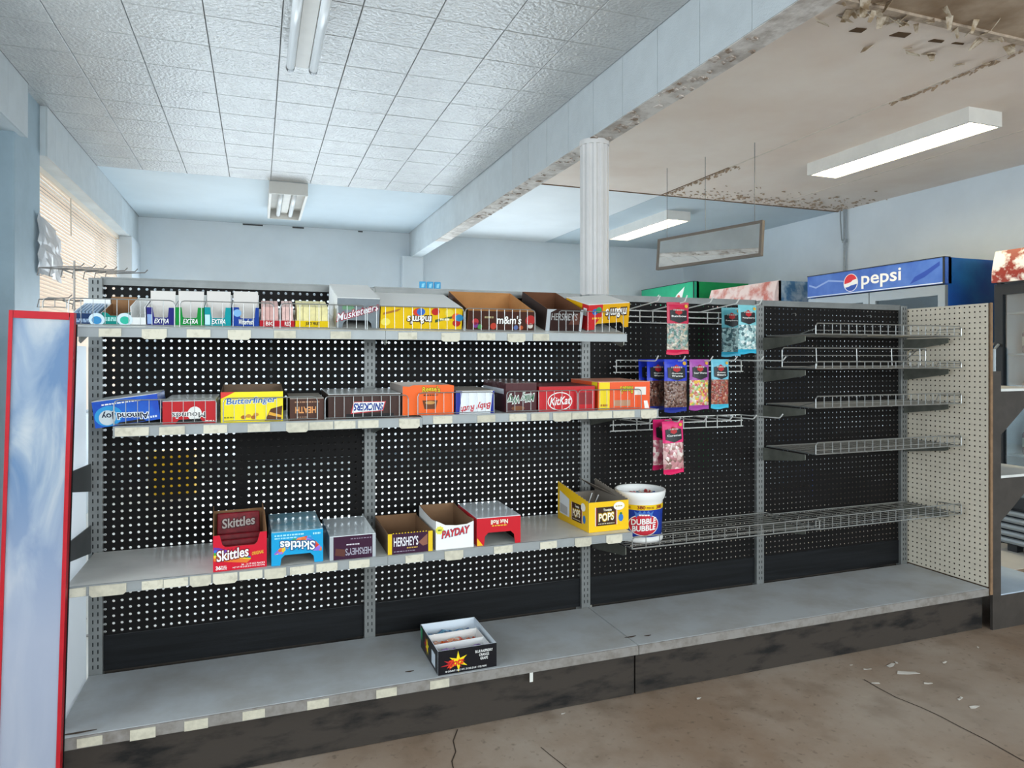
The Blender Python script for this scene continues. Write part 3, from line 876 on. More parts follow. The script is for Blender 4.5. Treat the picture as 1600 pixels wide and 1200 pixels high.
for (z, h, lab) in ((1.366, 0.046, 'uppermost chrome wire shelf against the cream end panel'), (1.216, 0.030, 'second chrome wire shelf down, under the loose wire basket'),
                    (1.046, 0.050, 'third chrome wire shelf down beside the cream end panel'), (0.846, 0.050, 'fourth chrome wire shelf down beside the cream end panel'),
                    (0.522, 0.050, 'lowest chrome wire shelf beside the cream end panel')):
    wire_shelf(lab, XA, XB, YW, 2.655, z, h)
    for x in (UX[3] + 0.016, UX[4] - 0.004):
        bracket(x, Y0 - 0.012, 2.40 if x < 3 else 2.42, z - 0.008, 0.060, z - 0.008, 0.022)
wire_shelf('long low chrome wire shelf holding the bubble gum tub', UX[2] + 0.026, UX[3] + 0.022, 2.325, 2.655, 0.532, 0.044, step=0.062)
for x in (UX[2] + 0.016,):
    bracket(x + 0.014, Y0 - 0.012, 2.38, 0.522, 0.075, 0.522, 0.028)
# loose wire basket divider lying on the second shelf
bx0, bx1 = xat(1222, 2.40), xat(1446, 2.40)
lb = thing('wire_basket', 'loose wire basket divider lying across the second wire shelf', 'wire basket', ((bx0 + bx1) / 2, 2.40, 1.224))
w = (bx1 - bx0) / 2
hb = 0.082
MB().tube([(-w, 0, 0), (-w, 0, hb - 0.01), (-w + 0.01, 0, hb), (w - 0.01, 0, hb), (w, 0, hb - 0.01), (w, 0, 0)], 0.0028).tube([(-w, 0, 0), (w, 0, 0)], 0.0026).tube([(-w, 0, hb * 0.6), (w, 0, hb * 0.6)], 0.0018).tube([(-w, 0, 0.02), (w, 0, 0.02)], 0.0018).build('frame', M_chrome, lb)
MB().tube([(w, 0, hb), (w + 0.02, 0.10, hb * 0.8), (w + 0.02, 0.10, 0.0), (w, 0, 0)], 0.0026).tube([(w * 0.9, 0, hb), (w * 0.9 + 0.05, 0.14, hb * 0.1)], 0.002).build('side_loop', M_chrome, lb)
for f_ in (-0.55, 0.0, 0.5, 0.92):
    MB().tube([(w * f_, 0, 0), (w * f_ - 0.004, 0, hb)], 0.0022).build('wire', M_chrome, lb)

# ------------------------------------------------------------------ peg bars with hooks
def peg_bar(label, zt, tips_u, tip_v, hook_z, x0=1.445, x1=2.095, drop=0.052, skip=()):
    yb = 2.640
    t = thing('peg_bar', label, 'hook bar', ((x0 + x1) / 2, yb, zt), group='white wire hook bars on the pegboard')
    w = (x1 - x0) / 2
    cx = (x0 + x1) / 2
    MB().tube([(-w, 0, 0), (w, 0, 0)], 0.0026).build('rail', M_white_wire, t)
    MB().tube([(-w - 0.012, 0.002, -drop * 0.5), (w + 0.012, 0.002, -drop * 0.5)], 0.0026).build('rail', M_white_wire, t)
    MB().tube([(-w - 0.012, 0, -drop), (w + 0.012, 0, -drop)], 0.0026).build('rail', M_white_wire, t)
    for x in (-w, -w + 0.115, -w + 0.18, -0.05, 0.02, 0.14, 0.2, w):
        MB().tube([(x, -0.003, 0), (x, -0.003, -drop)], 0.0024, 5).build('spacer', M_white_wire, t)
    for s in (-1, 1):
        MB().tube([(s * w * 0.8, 0.0, -drop * 0.5), (s * w * 0.8, 0.05, -drop * 0.5), (s * w * 0.8, 0.05, -drop * 0.5 + 0.02)], 0.002).build('mounting_pin', M_white_wire, t)
    out = []
    for (u, v) in tips_u:
        yt = 2.375
        X = xat(u, yt)
        zt_ = zat(u, v, yt)
        MB().tube([(X - cx, -0.004, 0.0), (X - cx, yt + 0.012 - yb, hook_z - zt), (X - cx, yt + 0.004 - yb, hook_z - zt + 0.003), (X - cx, yt - yb - 0.012, max(zt_, hook_z + 0.018) - zt)], 0.0027, 6).build('hook', M_white_wire, t)
        out.append((X, yt, hook_z))
    return out
h1 = peg_bar('uppermost white hook bar level with the top shelf', 1.468, [(1029, 463), (1071, 462), (1111, 465), (1152, 469), (1188, 468)], 0, 1.487)
h2 = peg_bar('middle white hook bar with the blue and purple bags', 1.252, [(1026, 556), (1068, 560), (1111, 558), (1149, 557), (1190, 558), (1225, 557)], 0, 1.250)
h3 = peg_bar('lowest white hook bar with the pink bags', 1.000, [(1016, 657), (1061, 661), (1102, 657), (1142, 657), (1179, 655), (1220, 660)], 0, 1.005, x0=1.43)
# a few small forgotten peg hooks
for (u, v, w) in ((1238, 490, 'left'), (1355, 493, 'right')):
    X = xat(u, Y0)
    Z = zat(u, v, Y0)
    tag(MB().tube([(X, Y0 + 0.012, Z), (X, Y0 - 0.02, Z), (X, Y0 - 0.024, Z - 0.006), (X, Y0 - 0.022, Z - 0.012)], 0.002).build('peg_hook', M_chrome),
        'tiny %s peg hook on the black board above the wire shelves' % w, 'hook')

# ------------------------------------------------------------------ red framed panel at the left, end-cap unit at the right
rp = thing('framed_panel', 'tall scuffed blue-white panel in a red frame at the left edge', 'panel', (-0.508, 2.185, 0.0), (0, R(1.55), 0))
M_red = mat('red_frame_plastic', '#b3202a', 0.4, var=0.1, scale=20)
pm = bpy.data.materials.new('scuffed_acrylic')
pm.use_nodes = True
nt = pm.node_tree
b = nt.nodes['Principled BSDF']
b.inputs['Roughness'].default_value = 0.28
geo = nt.nodes.new('ShaderNodeNewGeometry')
mp = nt.nodes.new('ShaderNodeMapping'); mp.inputs['Scale'].default_value = (9, 9, 3.2)
n1 = nt.nodes.new('ShaderNodeTexNoise'); n1.inputs['Scale'].default_value = 1.0; n1.inputs['Detail'].default_value = 7; n1.inputs['Distortion'].default_value = 0.8
cr = nt.nodes.new('ShaderNodeValToRGB')
cr.color_ramp.elements[0].position = 0.40; cr.color_ramp.elements[0].color = lin('#5f7a9c')
cr.color_ramp.elements[1].position = 0.64; cr.color_ramp.elements[1].color = lin('#b4b8bb')
e_ = cr.color_ramp.elements.new(0.52); e_.color = lin('#8797ab')
sp = nt.nodes.new('ShaderNodeSeparateXYZ')
mr = nt.nodes.new('ShaderNodeMapRange'); mr.inputs[1].default_value = 0.95; mr.inputs[2].default_value = 0.50; mr.inputs[4].default_value = 0.8
mx = nt.nodes.new('ShaderNodeMix'); mx.data_type = 'RGBA'; mx.inputs[7].default_value = lin('#a7abba')
nt.links.new(geo.outputs['Position'], mp.inputs['Vector']); nt.links.new(mp.outputs[0], n1.inputs['Vector']); nt.links.new(n1.outputs['Fac'], cr.inputs['Fac'])
nt.links.new(geo.outputs['Position'], sp.inputs[0]); nt.links.new(sp.outputs[2], mr.inputs[0]); nt.links.new(mr.outputs[0], mx.inputs[0])
nt.links.new(cr.outputs['Color'], mx.inputs[6]); nt.links.new(mx.outputs[2], b.inputs['Base Color'])
PWd, PH = 0.150, 1.385
MB().box(-PWd + 0.008, -0.008, 0.004, 0.020, 0.03, PH - 0.012).build('face', pm, rp)
for nm, q in (('frame_stile', (-PWd, -PWd + 0.009, 0, 0.026, 0.0, PH)), ('frame_stile', (-0.010, 0, 0, 0.026, 0.0, PH)), ('frame_rail', (-PWd + 0.010, -0.012, 0, 0.026, PH - 0.020, PH)), ('frame_rail', (-PWd + 0.010, -0.012, 0, 0.026, 0.0, 0.03))):
    MB().box(*q).build(nm, M_red, rp)
MB().box(-0.010, 0.002, 0.0265, 0.034, 0.02, PH - 0.03).build('black_edge_strip', M_peg, rp)
fence('short wire loop fence standing behind the red framed panel', 67, 104, 2.30, 1.40, 0.032, 0, m=M_chrome_d)
bpy.data.objects['wire_fence.012']['group'] = 'wire loop behind the panel'

ec = thing('endcap_shelving', 'dark brown end-cap shelving frame at the right edge', 'shelving', (3.26, 2.26, 0))
M_ec = mat('dark_brown_steel', '#45403c', 0.5, var=0.15, scale=15)
E = Vector((3.26, 2.26, 0))
def ep_(mb, name, m):
    mb.v = [(p[0] - E.x, p[1] - E.y, p[2]) for p in mb.v]
    return mb.build(name, m, ec)
xs = UX[4] + 0.052
for yq, nm in ((2.245, 'side_plate'), (2.655, 'side_plate')):
    ep_(MB().box(xs, xs + 0.055, yq, yq + 0.012, 0.0, 1.20), nm, M_ec)
    ep_(MB().box(xs + 0.055, xs + 0.50, yq, yq + 0.012, 0.0, 0.155), 'base_side', M_ec)
    for zt in (1.105, 0.700):
        pts = [(xs + 0.055, zt), (xs + 0.055, zt - 0.20), (xs + 0.11, zt - 0.16), (xs + 0.22, zt - 0.075), (xs + 0.42, zt - 0.045), (xs + 0.42, zt)]
        ep_(MB().prism([(p[0], yq, p[1]) for p in pts], [(p[0], yq + 0.010, p[1]) for p in pts]), 'shelf_arm', M_ec)
for zt in (1.110, 0.705):
    ep_(MB().box(xs + 0.056, xs + 0.44, 2.246, 2.668, zt - 0.004, zt + 0.008), 'shelf', mat('white_shelf', '#d9dbd8', 0.4, var=0.06))
ep_(MB().box(xs + 0.056, xs + 0.50, 2.246, 2.668, 0.150, 0.160), 'base_deck', mat('pale_blue_deck', '#b9c8d6', 0.45, var=0.06))
# ================================================================== CANDY CARTONS
M_card = mat('brown_cardboard_inside', '#8a6647', 0.8, var=0.12, scale=20)
M_card_g = mat('grey_cardboard_inside', '#6f5a49', 0.8, var=0.12, scale=20)
M_wht = mat('white_carton_board', '#e4e4e2', 0.45, var=0.03, scale=6)
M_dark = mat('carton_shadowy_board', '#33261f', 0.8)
M_film = mat('clear_film_glint', '#dfe6ea', 0.12, var=0.05, scale=8, coat=0.6)
WHITE, BLACK = ink('#f4f4f2'), ink('#141214')
TK = 0.0025
def panel(parent, name, poly, F, mo, mi):
    a = [F(s, t, 0) for s, t in poly]
    b = [F(s, t, -TK) for s, t in poly]
    return MB().prism(a, b, 0, 1, 1).build(name, [mo, mi], parent)
def carton(label, loc, w, d, h, outer, inner=None, rot=(0, 0, 0), front=None, side=None, back_h=None, top=None, base=True,
           side_m=None, front_m=None, back_m=None, group=None, fill=None):
    """folding carton standing on loc (front left lower corner); each board is its own part. front: polygon (x,z); side: polygon (y from back, z)"""
    inner = inner or M_card
    t = thing('candy_carton', label, 'candy carton', loc, rot, group or 'candy cartons on the shelves')
    panel(t, 'front_panel', front or rect(0, w, 0, h), FRONT, front_m or outer, inner)
    sp = side or rect(0, d, 0, h)
    e = TK
    panel(t, 'side_panel', [(min(max(s, e * 1.02), d - e * 1.02), z) for s, z in sp], left_side(d), side_m or outer, inner)
    panel(t, 'side_panel', [(d - min(max(s, e * 1.02), d - e * 1.02), z) for s, z in sp][::-1], right_side(w), side_m or outer, inner)
    bh = back_h or h
    panel(t, 'back_panel', rect(0, w, 0, bh), lambda s, z, n: (w - s, d + n, z), back_m or outer, inner)
    if base:
        MB().box(e, w - e, e, d - e, 0.0005, 0.003).build('base_panel', inner, t)
    if top is not None:
        MB().box(0.0003, w - 0.0003, 0.0003, d - 0.0003, h, h + 0.0022).build('top_panel', top, t)
    if fill is not None:
        MB().box(e * 1.2, w - e * 1.2, e * 1.2, d - e * 1.2, 0.004, fill[0]).build('contents', fill[1], t)
    return t
def spot(u0, u1, vt, Y, zs, um=None):
    x0, x1 = xat(u0, Y), xat(u1, Y)
    um = (u0 + u1) / 2
    return x0, x1 - x0, zat(um, vt, Y) - zs
def notch(w, h, a, b, nh, r=0.010):
    """front with legs: cut-out of height nh between a and b at the lower edge"""
    return [(0, 0), (a, 0), (a + r * 0.3, nh - r), (a + r * 1.3, nh), (b - r * 1.3, nh), (b - r * 0.3, nh - r), (b, 0), (w, 0), (w, h), (0, h)]
def dip(w, h, a, b, zb, r=0.006):
    """display front: upper edge cut down to zb between a and b"""
    return [(0, 0), (w, 0), (w, h), (b + r, h), (b, zb + r), (b - r, zb), (a + r, zb), (a, zb + r), (a - r, h), (0, h)]

# ---------------- top shelf (sloped): roots pitched with the shelf
PT = (R(14.5), 0, 0)
YTF = YT + 0.040
ZTF = ZS_T + 0.040 * math.tan(R(14.5)) + 0.0008
def tspot(u0, u1, vt):
    x0, w, h = spot(u0, u1, vt, YTF, ZTF)
    return (x0, YTF, ZTF), w, h
GT = 'cartons on the top shelf'
# two open gum boxes at the left
loc, w, h = tspot(114, 159, 489)
t = carton('dark blue open gum box with round blue seal, leftmost on the top shelf', loc, w, 0.15, h, mat('navy_print', '#23375c', 0.4), M_wht, PT, group=GT, back_h=h * 1.55, back_m=M_wht)
for k in range(7):
    MB().box(0.006 + k * (w - 0.012) / 7, 0.004 + (k + 1) * (w - 0.012) / 7, 0.006, 0.14, 0.004, h + 0.004).build('gum_pack', mat('steel_blue_wrap', '#7f95ad', 0.3), t)
patch(t, 'round_seal', disc(w * 0.83, h * 0.42, 0.021, 0.020), mat('seal_white', '#cfe0ea', 0.4))
patch(t, 'round_seal_centre', disc(w * 0.83, h * 0.36, 0.013, 0.012), ink('#3a86b8'), n=0.0012)
squiggles(t, 0.008, w * 0.55, h * 0.3, 0.006, mat('pale_print', '#8fa3bd', 0.5), seed=1)
squiggles(t, 0.008, w * 0.55, h * 0.14, 0.006, MATS['pale_print'], seed=2)
loc, w, h = tspot(160.5, 203, 488)
t = carton('teal open gum box with a torn brown back beside the dark blue one', loc, w, 0.15, h, mat('teal_print', '#0f7f76', 0.4), M_card, PT, group=GT, back_h=h * 1.6, front=dip(w, h, w * 0.22, w * 0.75, h * 0.72))
patch(t, 'round_seal', disc(w * 0.82, h * 0.42, 0.021, 0.020), MATS['seal_white'])
patch(t, 'round_seal_centre', disc(w * 0.82, h * 0.36, 0.013, 0.012), ink('#35b39a'), n=0.0012)
squiggles(t, 0.006, w * 0.5, h * 0.44, 0.006, mat('mint_print', '#9fd2cb', 0.5), seed=3)
squiggles(t, 0.006, w * 0.5, h * 0.26, 0.006, MATS['mint_print'], seed=4)
loc, w, h = tspot(204.5, 228, 479)
t = carton('plain white open box between the teal and navy gum', loc, w, 0.15, h, M_wht, M_wht, PT, front=rect(0, w, 0, h * 0.4), group=GT)
# display gum cartons with a tall white back
def gum_tray(u0, u1, col, text, label, accent=None, cut=(0.26, 0.76)):
    loc, w, h = tspot(u0, u1, 480)
    m = mat('gum_' + col.lstrip('#'), col, 0.35)
    t = carton(label, loc, w, 0.15, h, m, M_wht, PT, front=dip(w, h, w * cut[0], w * cut[1], h * 0.42, 0.003), back_h=h * 1.25, back_m=M_wht, group=GT)
    MB().prism([(w * 0.06, 0.045, 0.004), (w * 0.94, 0.045, 0.004), (w * 0.97, 0.075, h + 0.038), (w * 0.04, 0.075, h + 0.038)],
               [(w * 0.06, 0.047, 0.004), (w * 0.94, 0.047, 0.004), (w * 0.97, 0.077, h + 0.038), (w * 0.04, 0.077, h + 0.038)]).build('white_flap', mat('flap_board', '#cfc9c4', 0.6, spec=0.2), t)
    if accent:
        patch(t, 'accent', rect(0.001, w * 0.2, 0.003, h * 0.6), mat('gum_' + accent.lstrip('#'), accent, 0.35))
    lettering(t, text, w * 0.26, h * 0.10, w * 0.52, h * 0.26, WHITE, shear=0.3, outline=ink('#20242c'), ooff=0.05)
    return t
gum_tray(230, 273, '#2a2a78', 'EXTRA', 'navy gum display tray with a white back flap on the top shelf', '#8fa9d4')
gum_tray(274.5, 318.5, '#128a3c', 'EXTRA', 'green gum display tray with a white back flap on the top shelf')
gum_tray(320, 361, '#12939a', 'EXTRA', 'turquoise gum display tray with a white back flap on the top shelf', '#bfe2e8')
t = gum_tray(362.5, 404.5, '#1c3f92', 'Winterfresh', 'blue gum display tray with a pale crest, between turquoise and red gum', None, (0.3, 0.84))
patch(t, 'crest', disc(0.016, 0.042, 0.012, 0.012), ink('#7fb0dc'))
# flat rows of gum packs
def gum_row(u0, u1, col, wrap, text, tcol, label, n):
    loc, w, h = tspot(u0, u1, 480)
    t = carton(label, loc, w, 0.15, h * 0.32, mat('gum_' + col.lstrip('#'), col, 0.35), M_wht, PT, group=GT)
    for k in range(n):
        a = 0.004 + k * (w - 0.008) / n
        MB().box(a + 0.0006, a + (w - 0.008) / n - 0.0006, 0.008, 0.12, 0.004, h).build('gum_pack', mat('wrap_' + wrap.lstrip('#'), wrap, 0.35, var=0.12, scale=60), t)
    lettering(t, text, w * 0.3, h * 0.06, w * 0.42, h * 0.2, ink(tcol))
    return t
gum_row(406, 437, '#b3202c', '#e0b3ac', 'BIG', '#f3e6df', 'red gum tray with pale pink packs, left of a pair', 4)
gum_row(438.5, 460, '#b3202c', '#e8c2bb', 'RED', '#f3e6df', 'narrow red gum tray with pale pink packs, right of a pair', 3)
gum_row(461.5, 514, '#e0bd12', '#eee2a8', 'JUICY FRUIT', '#3a2f20', 'yellow gum tray with cream packs beside the grey carton', 5)
# grey bar carton, turned over
loc, w, h = tspot(526, 592, 466)
Mg = mat('silver_grey_print', '#7d858b', 0.35, var=0.06, scale=50)
t = carton('silver-grey bar carton turned over with red and blue lettering on the top shelf', loc, w, 0.29, h, Mg, M_dark, PT, front=notch(w, h, w * 0.13, w * 0.83, h * 0.26), top=M_wht, side_m=M_wht, base=False, group=GT)
patch(t, 'green_flash', [(w * 0.12, h * 0.62), (w * 0.42, h * 0.62), (w * 0.36, h * 0.80), (w * 0.12, h * 0.74)], ink('#6f9a78'))
lettering(t, 'Musketeers', w * 0.0, h * 0.42, w * 0.96, h * 0.24, ink('#f0eef2'), shear=0.15, off=0.012, outline=ink('#a82a3c'), ooff=0.08, rise=h * 0.42)
patch(t, 'lettering_shadow', [(w * 0.02, h * 0.27), (w * 0.96, h * 0.70), (w * 0.96, h * 0.76), (w * 0.02, h * 0.33)], ink('#2f3f7d'), n=0.0003)
# long yellow carton, upside down
loc, w, h = tspot(594, 721, 480)
Mpy = mat('peanut_yellow_print', '#e8bf16', 0.35)
t = carton('long yellow candy carton lying upside down with its white base up', loc, w, 0.285, h, Mpy, M_dark, PT, top=M_wht, group=GT)
def mm_logo(t, x, z, w_, h_, flip, F=FRONT, rise=0.0):
    lettering(t, "m&m's", x, z, w_, h_, ink('#f6f3ee'), F, flip=flip, off=0.02, outline=ink('#3a1f14'), ooff=0.11, rise=rise)
mm_logo(t, w * 0.32, h * 0.24, w * 0.29, h * 0.36, True)
for k, (fx, fz, cc, rr) in enumerate(((0.44, 0.78, '#d9412b', 0.016), (0.48, 0.80, '#3a6fc4', 0.015), (0.66, 0.82, '#c42a20', 0.015), (0.83, 0.78, '#e9d24a', 0.016), (0.92, 0.60, '#e2622a', 0.015), (0.96, 0.55, '#2e86b8', 0.015), (0.93, 0.30, '#b8281e', 0.015), (0.06, 0.30, '#f2df62', 0.016))):
    patch(t, 'candy_picture', disc(w * fx, h * fz, rr, rr * 0.85, 12), ink(cc), n=0.0008 + 0.0001 * (k % 3))
patch(t, 'ribbon', [(w * 0.66, h * 0.30), (w * 0.87, h * 0.52), (w * 0.87, h * 0.62), (w * 0.66, h * 0.44)], ink('#4a5c2c'))
squiggles(t, w * 0.72, w * 0.84, h * 0.42, 0.007, ink('#f6edc0'), seed=41, n=0.0018)
patch(t, 'ribbon', [(w * 0.03, h * 0.62), (w * 0.2, h * 0.80), (w * 0.24, h * 0.92), (w * 0.2, h * 0.90), (w * 0.03, h * 0.72)], ink('#b2762a'))
# brown open carton
loc, w, h = tspot(730, 834, 486)
Mbr = mat('milk_brown_print', '#45261d', 0.35)
t = carton('wide open brown candy carton showing its bare cardboard inside', loc, w, 0.285, h, Mbr, mat('fresh_cardboard', '#b5814f', 0.75, var=0.1, scale=15), PT, back_h=h + 0.022, side=[(0, 0), (0.285, 0), (0.285, h), (0, h + 0.022)], group=GT)
mm_logo(t, w * 0.43, h * 0.34, w * 0.36, h * 0.42, False)
squiggles(t, w * 0.24, w * 0.37, h * 0.62, 0.007, ink('#a89a72'), seed=42)
for k, (fx, fz, cc, rr) in enumerate(((0.11, 0.42, '#b9323a', 0.012), (0.12, 0.24, '#7a3c8a', 0.010), (0.18, 0.16, '#4d8f4a', 0.009), (0.38, 0.2, '#c0402e', 0.012), (0.93, 0.55, '#b52b2b', 0.019), (0.94, 0.25, '#d8cfc4', 0.010), (0.72, 0.14, '#5d6fa0', 0.009), (0.8, 0.14, '#b7552d', 0.008))):
    patch(t, 'candy_picture', disc(w * fx, h * fz, rr, rr, 12), ink(cc))
# chocolate bar carton with torn silver corner
loc, w, h = tspot(852, 908, 483)
Mhb = mat('chocolate_brown_print', '#2f1b18', 0.35)
Msil = mat('silver_print', '#b9c0c6', 0.3, metal=0.4)
t = carton('dark brown open chocolate bar carton with a silver torn corner', loc, w, 0.27, h, Mhb, mat('deep_cardboard', '#6d4630', 0.8, var=0.1), PT, back_h=h + 0.02, side_m=mat('dark_side', '#3a2c28', 0.5), side=[(0, 0), (0.27, 0), (0.27, h), (0, h + 0.02)], group=GT)
lettering(t, "HERSHEY'S", w * 0.13, h * 0.50, w * 0.72, h * 0.32, ink('#a9a7a6'), off=0.01)
patch(t, 'silver_edge', [(0, 0), (w * 0.11, 0), (w * 0.10, h * 0.85), (w * 0.26, h), (0, h)], Msil)
patch(t, 'silver_edge', rect(w * 0.93, w, 0, h), Msil)
patch(t, 'bar_picture', [(w * 0.62, h * 0.3), (w * 0.92, h * 0.3), (w * 0.92, h * 0.86), (w * 0.78, h * 0.8)], ink('#5c352a'))
# tilted yellow and red carton at the right end
t = carton('tilted yellow and red candy carton propped at the right end of the top shelf', (1.174, 2.372, ZTF + 0.004), 0.188, 0.165, 0.096, mat('peanut_gold_print', '#dca313', 0.35), M_dark, (R(14.5), R(-5), R(6)),
           top=M_wht, front=notch(0.190, 0.096, 0.03, 0.165, 0.022), base=False, group=GT)
w, h = 0.190, 0.096
patch(t, 'red_band', [(0, 0), (0.032, 0), (0.034, 0.02), (w * 0.34, 0.052), (w * 0.34, h), (0, h)], ink('#c6252a'))
mm_logo(t, w * 0.42, h * 0.42, w * 0.50, h * 0.38, True)
patch(t, 'candy_picture', disc(w * 0.16, h * 0.72, 0.013, 0.012, 12), ink('#3566b5'), n=0.0012)
patch(t, 'candy_picture', disc(w * 0.25, h * 0.78, 0.013, 0.012, 12), ink('#2f8f5a'), n=0.0014)
squiggles(t, w * 0.10, w * 0.30, h * 0.42, 0.007, ink('#f0b82e'), seed=43, n=0.0014)
LS = left_side(0.165)
patch(t, 'red_band', rect(0.123, 0.165, 0, h), ink('#c6252a'), LS)
patch(t, 'white_sticker', rect(0.133, 0.157, h * 0.55, h * 0.85), WHITE, LS, 0.0012)
mm_logo(t, 0.02, h * 0.36, 0.075, h * 0.34, True, LS)

# ---------------- middle shelf
YMF = YM + 0.022
ZMF = ZS_M + 0.0012
PM = (R(1.5), 0, 0)
GM = 'cartons on the middle shelf'
def mspot(u0, u1, vt):
    x0, w, h = spot(u0, u1, vt, YMF, ZMF)
    dz = 0.006 if u1 < 640 else 0.0
    return (x0, YMF, ZMF - dz), w, h + dz
# overhanging blue carton
Maj = mat('royal_blue_print', '#1746b4', 0.33, scale=9, col2='#1f6fcf', lo=0.4, hi=0.7)
w, h, d = 0.172, 0.077, 0.25
roll = R(7.5)
px_, pz_ = -0.397 + 0.006, ZMF - 0.005            # touches the shelf end here
t = carton('royal blue candy carton upside down and drooping off the left end of the middle shelf', (px_ - 0.055 * math.cos(roll), YMF - 0.004, pz_ - 0.055 * math.sin(roll)), w, d, h, Maj, M_dark, (0, -roll, R(2)),
           top=mat('dull_silver_top', '#c6c8c6', 0.3, var=0.08, scale=12), group=GM)
patch(t, 'dark_window', [(w * 0.32, 0.001), (w * 0.78, 0.001), (w * 0.72, h * 0.12), (w * 0.36, h * 0.10)], BLACK)
patch(t, 'blue_glow', disc(w * 0.22, h * 0.4, 0.036, 0.03), ink('#2f9ad6'))
patch(t, 'coconut_picture', disc(w * 0.2, h * 0.34, 0.022, 0.022), ink('#ccd6da'), n=0.0009)
lettering(t, 'Almond Joy', w * 0.12, h * 0.20, w * 0.70, h * 0.30, ink('#16203c'), flip=True, off=0.02, outline=ink('#eef2f6'), ooff=0.1, rise=-h * 0.2)
squiggles(t, w * 0.14, w * 0.74, h * 0.82, 0.004, WHITE, seed=44)
squiggles(t, w * 0.80, w * 0.96, h * 0.10, 0.006, ink('#cfdcf2'), seed=45)
# red carton
loc, w, h = mspot(254, 337, 627)
Mmo = mat('mounds_red_print', '#bb2026', 0.35)
t = carton('red candy carton upside down next to the drooping blue one', loc, w, 0.25, h, Mmo, M_dark, PM, top=MATS['dull_silver_top'], side_m=Msil, group=GM)
patch(t, 'dark_window', [(w * 0.24, 0.001), (w * 0.78, 0.001), (w * 0.70, h * 0.22), (w * 0.30, h * 0.18)], BLACK)
patch(t, 'coconut_picture', disc(w * 0.60, h * 0.44, 0.020, 0.022), ink('#e6e3de'))
lettering(t, 'Mounds', w * 0.18, h * 0.26, w * 0.62, h * 0.25, ink('#17171a'), flip=True, off=0.0, outline=ink('#f1eeea'), ooff=0.07, n=0.0022)
squiggles(t, w * 0.80, w * 0.97, h * 0.06, 0.005, ink('#f0d6d0'), seed=46)
# yellow carton
loc, w, h = mspot(345, 442, 612)
loc = (loc[0], YMF - 0.004, loc[2])
Mby = mat('butter_yellow_print', '#f0dc22', 0.33)
t = carton('bright yellow candy carton with blue lettering standing upright on the middle shelf', loc, w, 0.17, h, Mby, M_card_g, PM, back_h=h + 0.014, side=[(0, 0), (0.17, 0), (0.17, h), (0, h + 0.014)], group=GM)
lettering(t, 'Butterfinger', w * 0.09, h * 0.56, w * 0.80, h * 0.26, ink('#1d62b4'), shear=0.12, off=0.012, outline=ink('#f6f3dc'), ooff=0.07, rise=h * 0.06)
patch(t, 'red_corner', [(0, h * 0.78), (w * 0.22, h), (0, h)], ink('#d63a34'))
patch(t, 'bar_picture', [(w * 0.70, h * 0.02), (w * 0.97, h * 0.02), (w * 0.99, h * 0.52), (w * 0.80, h * 0.42)], ink('#5a3418'))
patch(t, 'bar_filling', [(w * 0.76, h * 0.22), (w * 0.98, h * 0.12), (w * 0.98, h * 0.20), (w * 0.78, h * 0.32)], ink('#e2a53a'), n=0.001)
for k, (fx, fz) in enumerate(((0.36, 0.16), (0.44, 0.20), (0.52, 0.15), (0.56, 0.24))):
    patch(t, 'nut_picture', disc(w * fx, h * fz, 0.008, 0.006, 10), ink(('#a8631f', '#c98d2e')[k % 2]))
squiggles(t, w * 0.05, w * 0.22, h * 0.14, 0.004, ink('#8a821c'), seed=47)
# brown toffee carton
loc, w, h = mspot(453, 506, 623)
Mhe = mat('toffee_brown_print', '#4a2a1e', 0.35)
t = carton('small brown toffee carton upside down between the yellow and the long brown ones', loc, w, 0.22, h, Mhe, M_dark, PM, top=mat('taupe_top', '#aaa298', 0.5, var=0.06), side_m=M_dark, group=GM)
lettering(t, 'HEATH', w * 0.16, h * 0.34, w * 0.60, h * 0.28, ink('#e0975a'), flip=True, off=0.03)
squiggles(t, w * 0.14, w * 0.86, h * 0.82, 0.004, ink('#b98a6a'), seed=8)
squiggles(t, w * 0.2, w * 0.5, h * 0.12, 0.004, ink('#8d6d5a'), seed=9)
# long brown carton
loc, w, h = mspot(513, 626, 616)
Msn = mat('dark_bar_print', '#3d241c', 0.33)
t = carton('long dark brown candy carton upside down with a white and red name plate', loc, w, 0.26, h, Msn, M_dark, PM, top=MATS['dull_silver_top'], side_m=M_dark, group=GM)
patch(t, 'dark_window', rect(w * 0.24, w * 0.90, 0.001, h * 0.2), BLACK)
patch(t, 'name_plate_border', [(w * 0.30, h * 0.20), (w * 0.75, h * 0.30), (w * 0.79, h * 0.70), (w * 0.34, h * 0.70)], ink('#c33a44'))
patch(t, 'name_plate', [(w * 0.32, h * 0.25), (w * 0.74, h * 0.33), (w * 0.77, h * 0.67), (w * 0.35, h * 0.67)], WHITE, n=0.0009)
lettering(t, 'SNICKERS', w * 0.34, h * 0.34, w * 0.41, h * 0.28, ink('#1d3a8c'), flip=True, shear=0.2, off=0.035, n=0.0016)
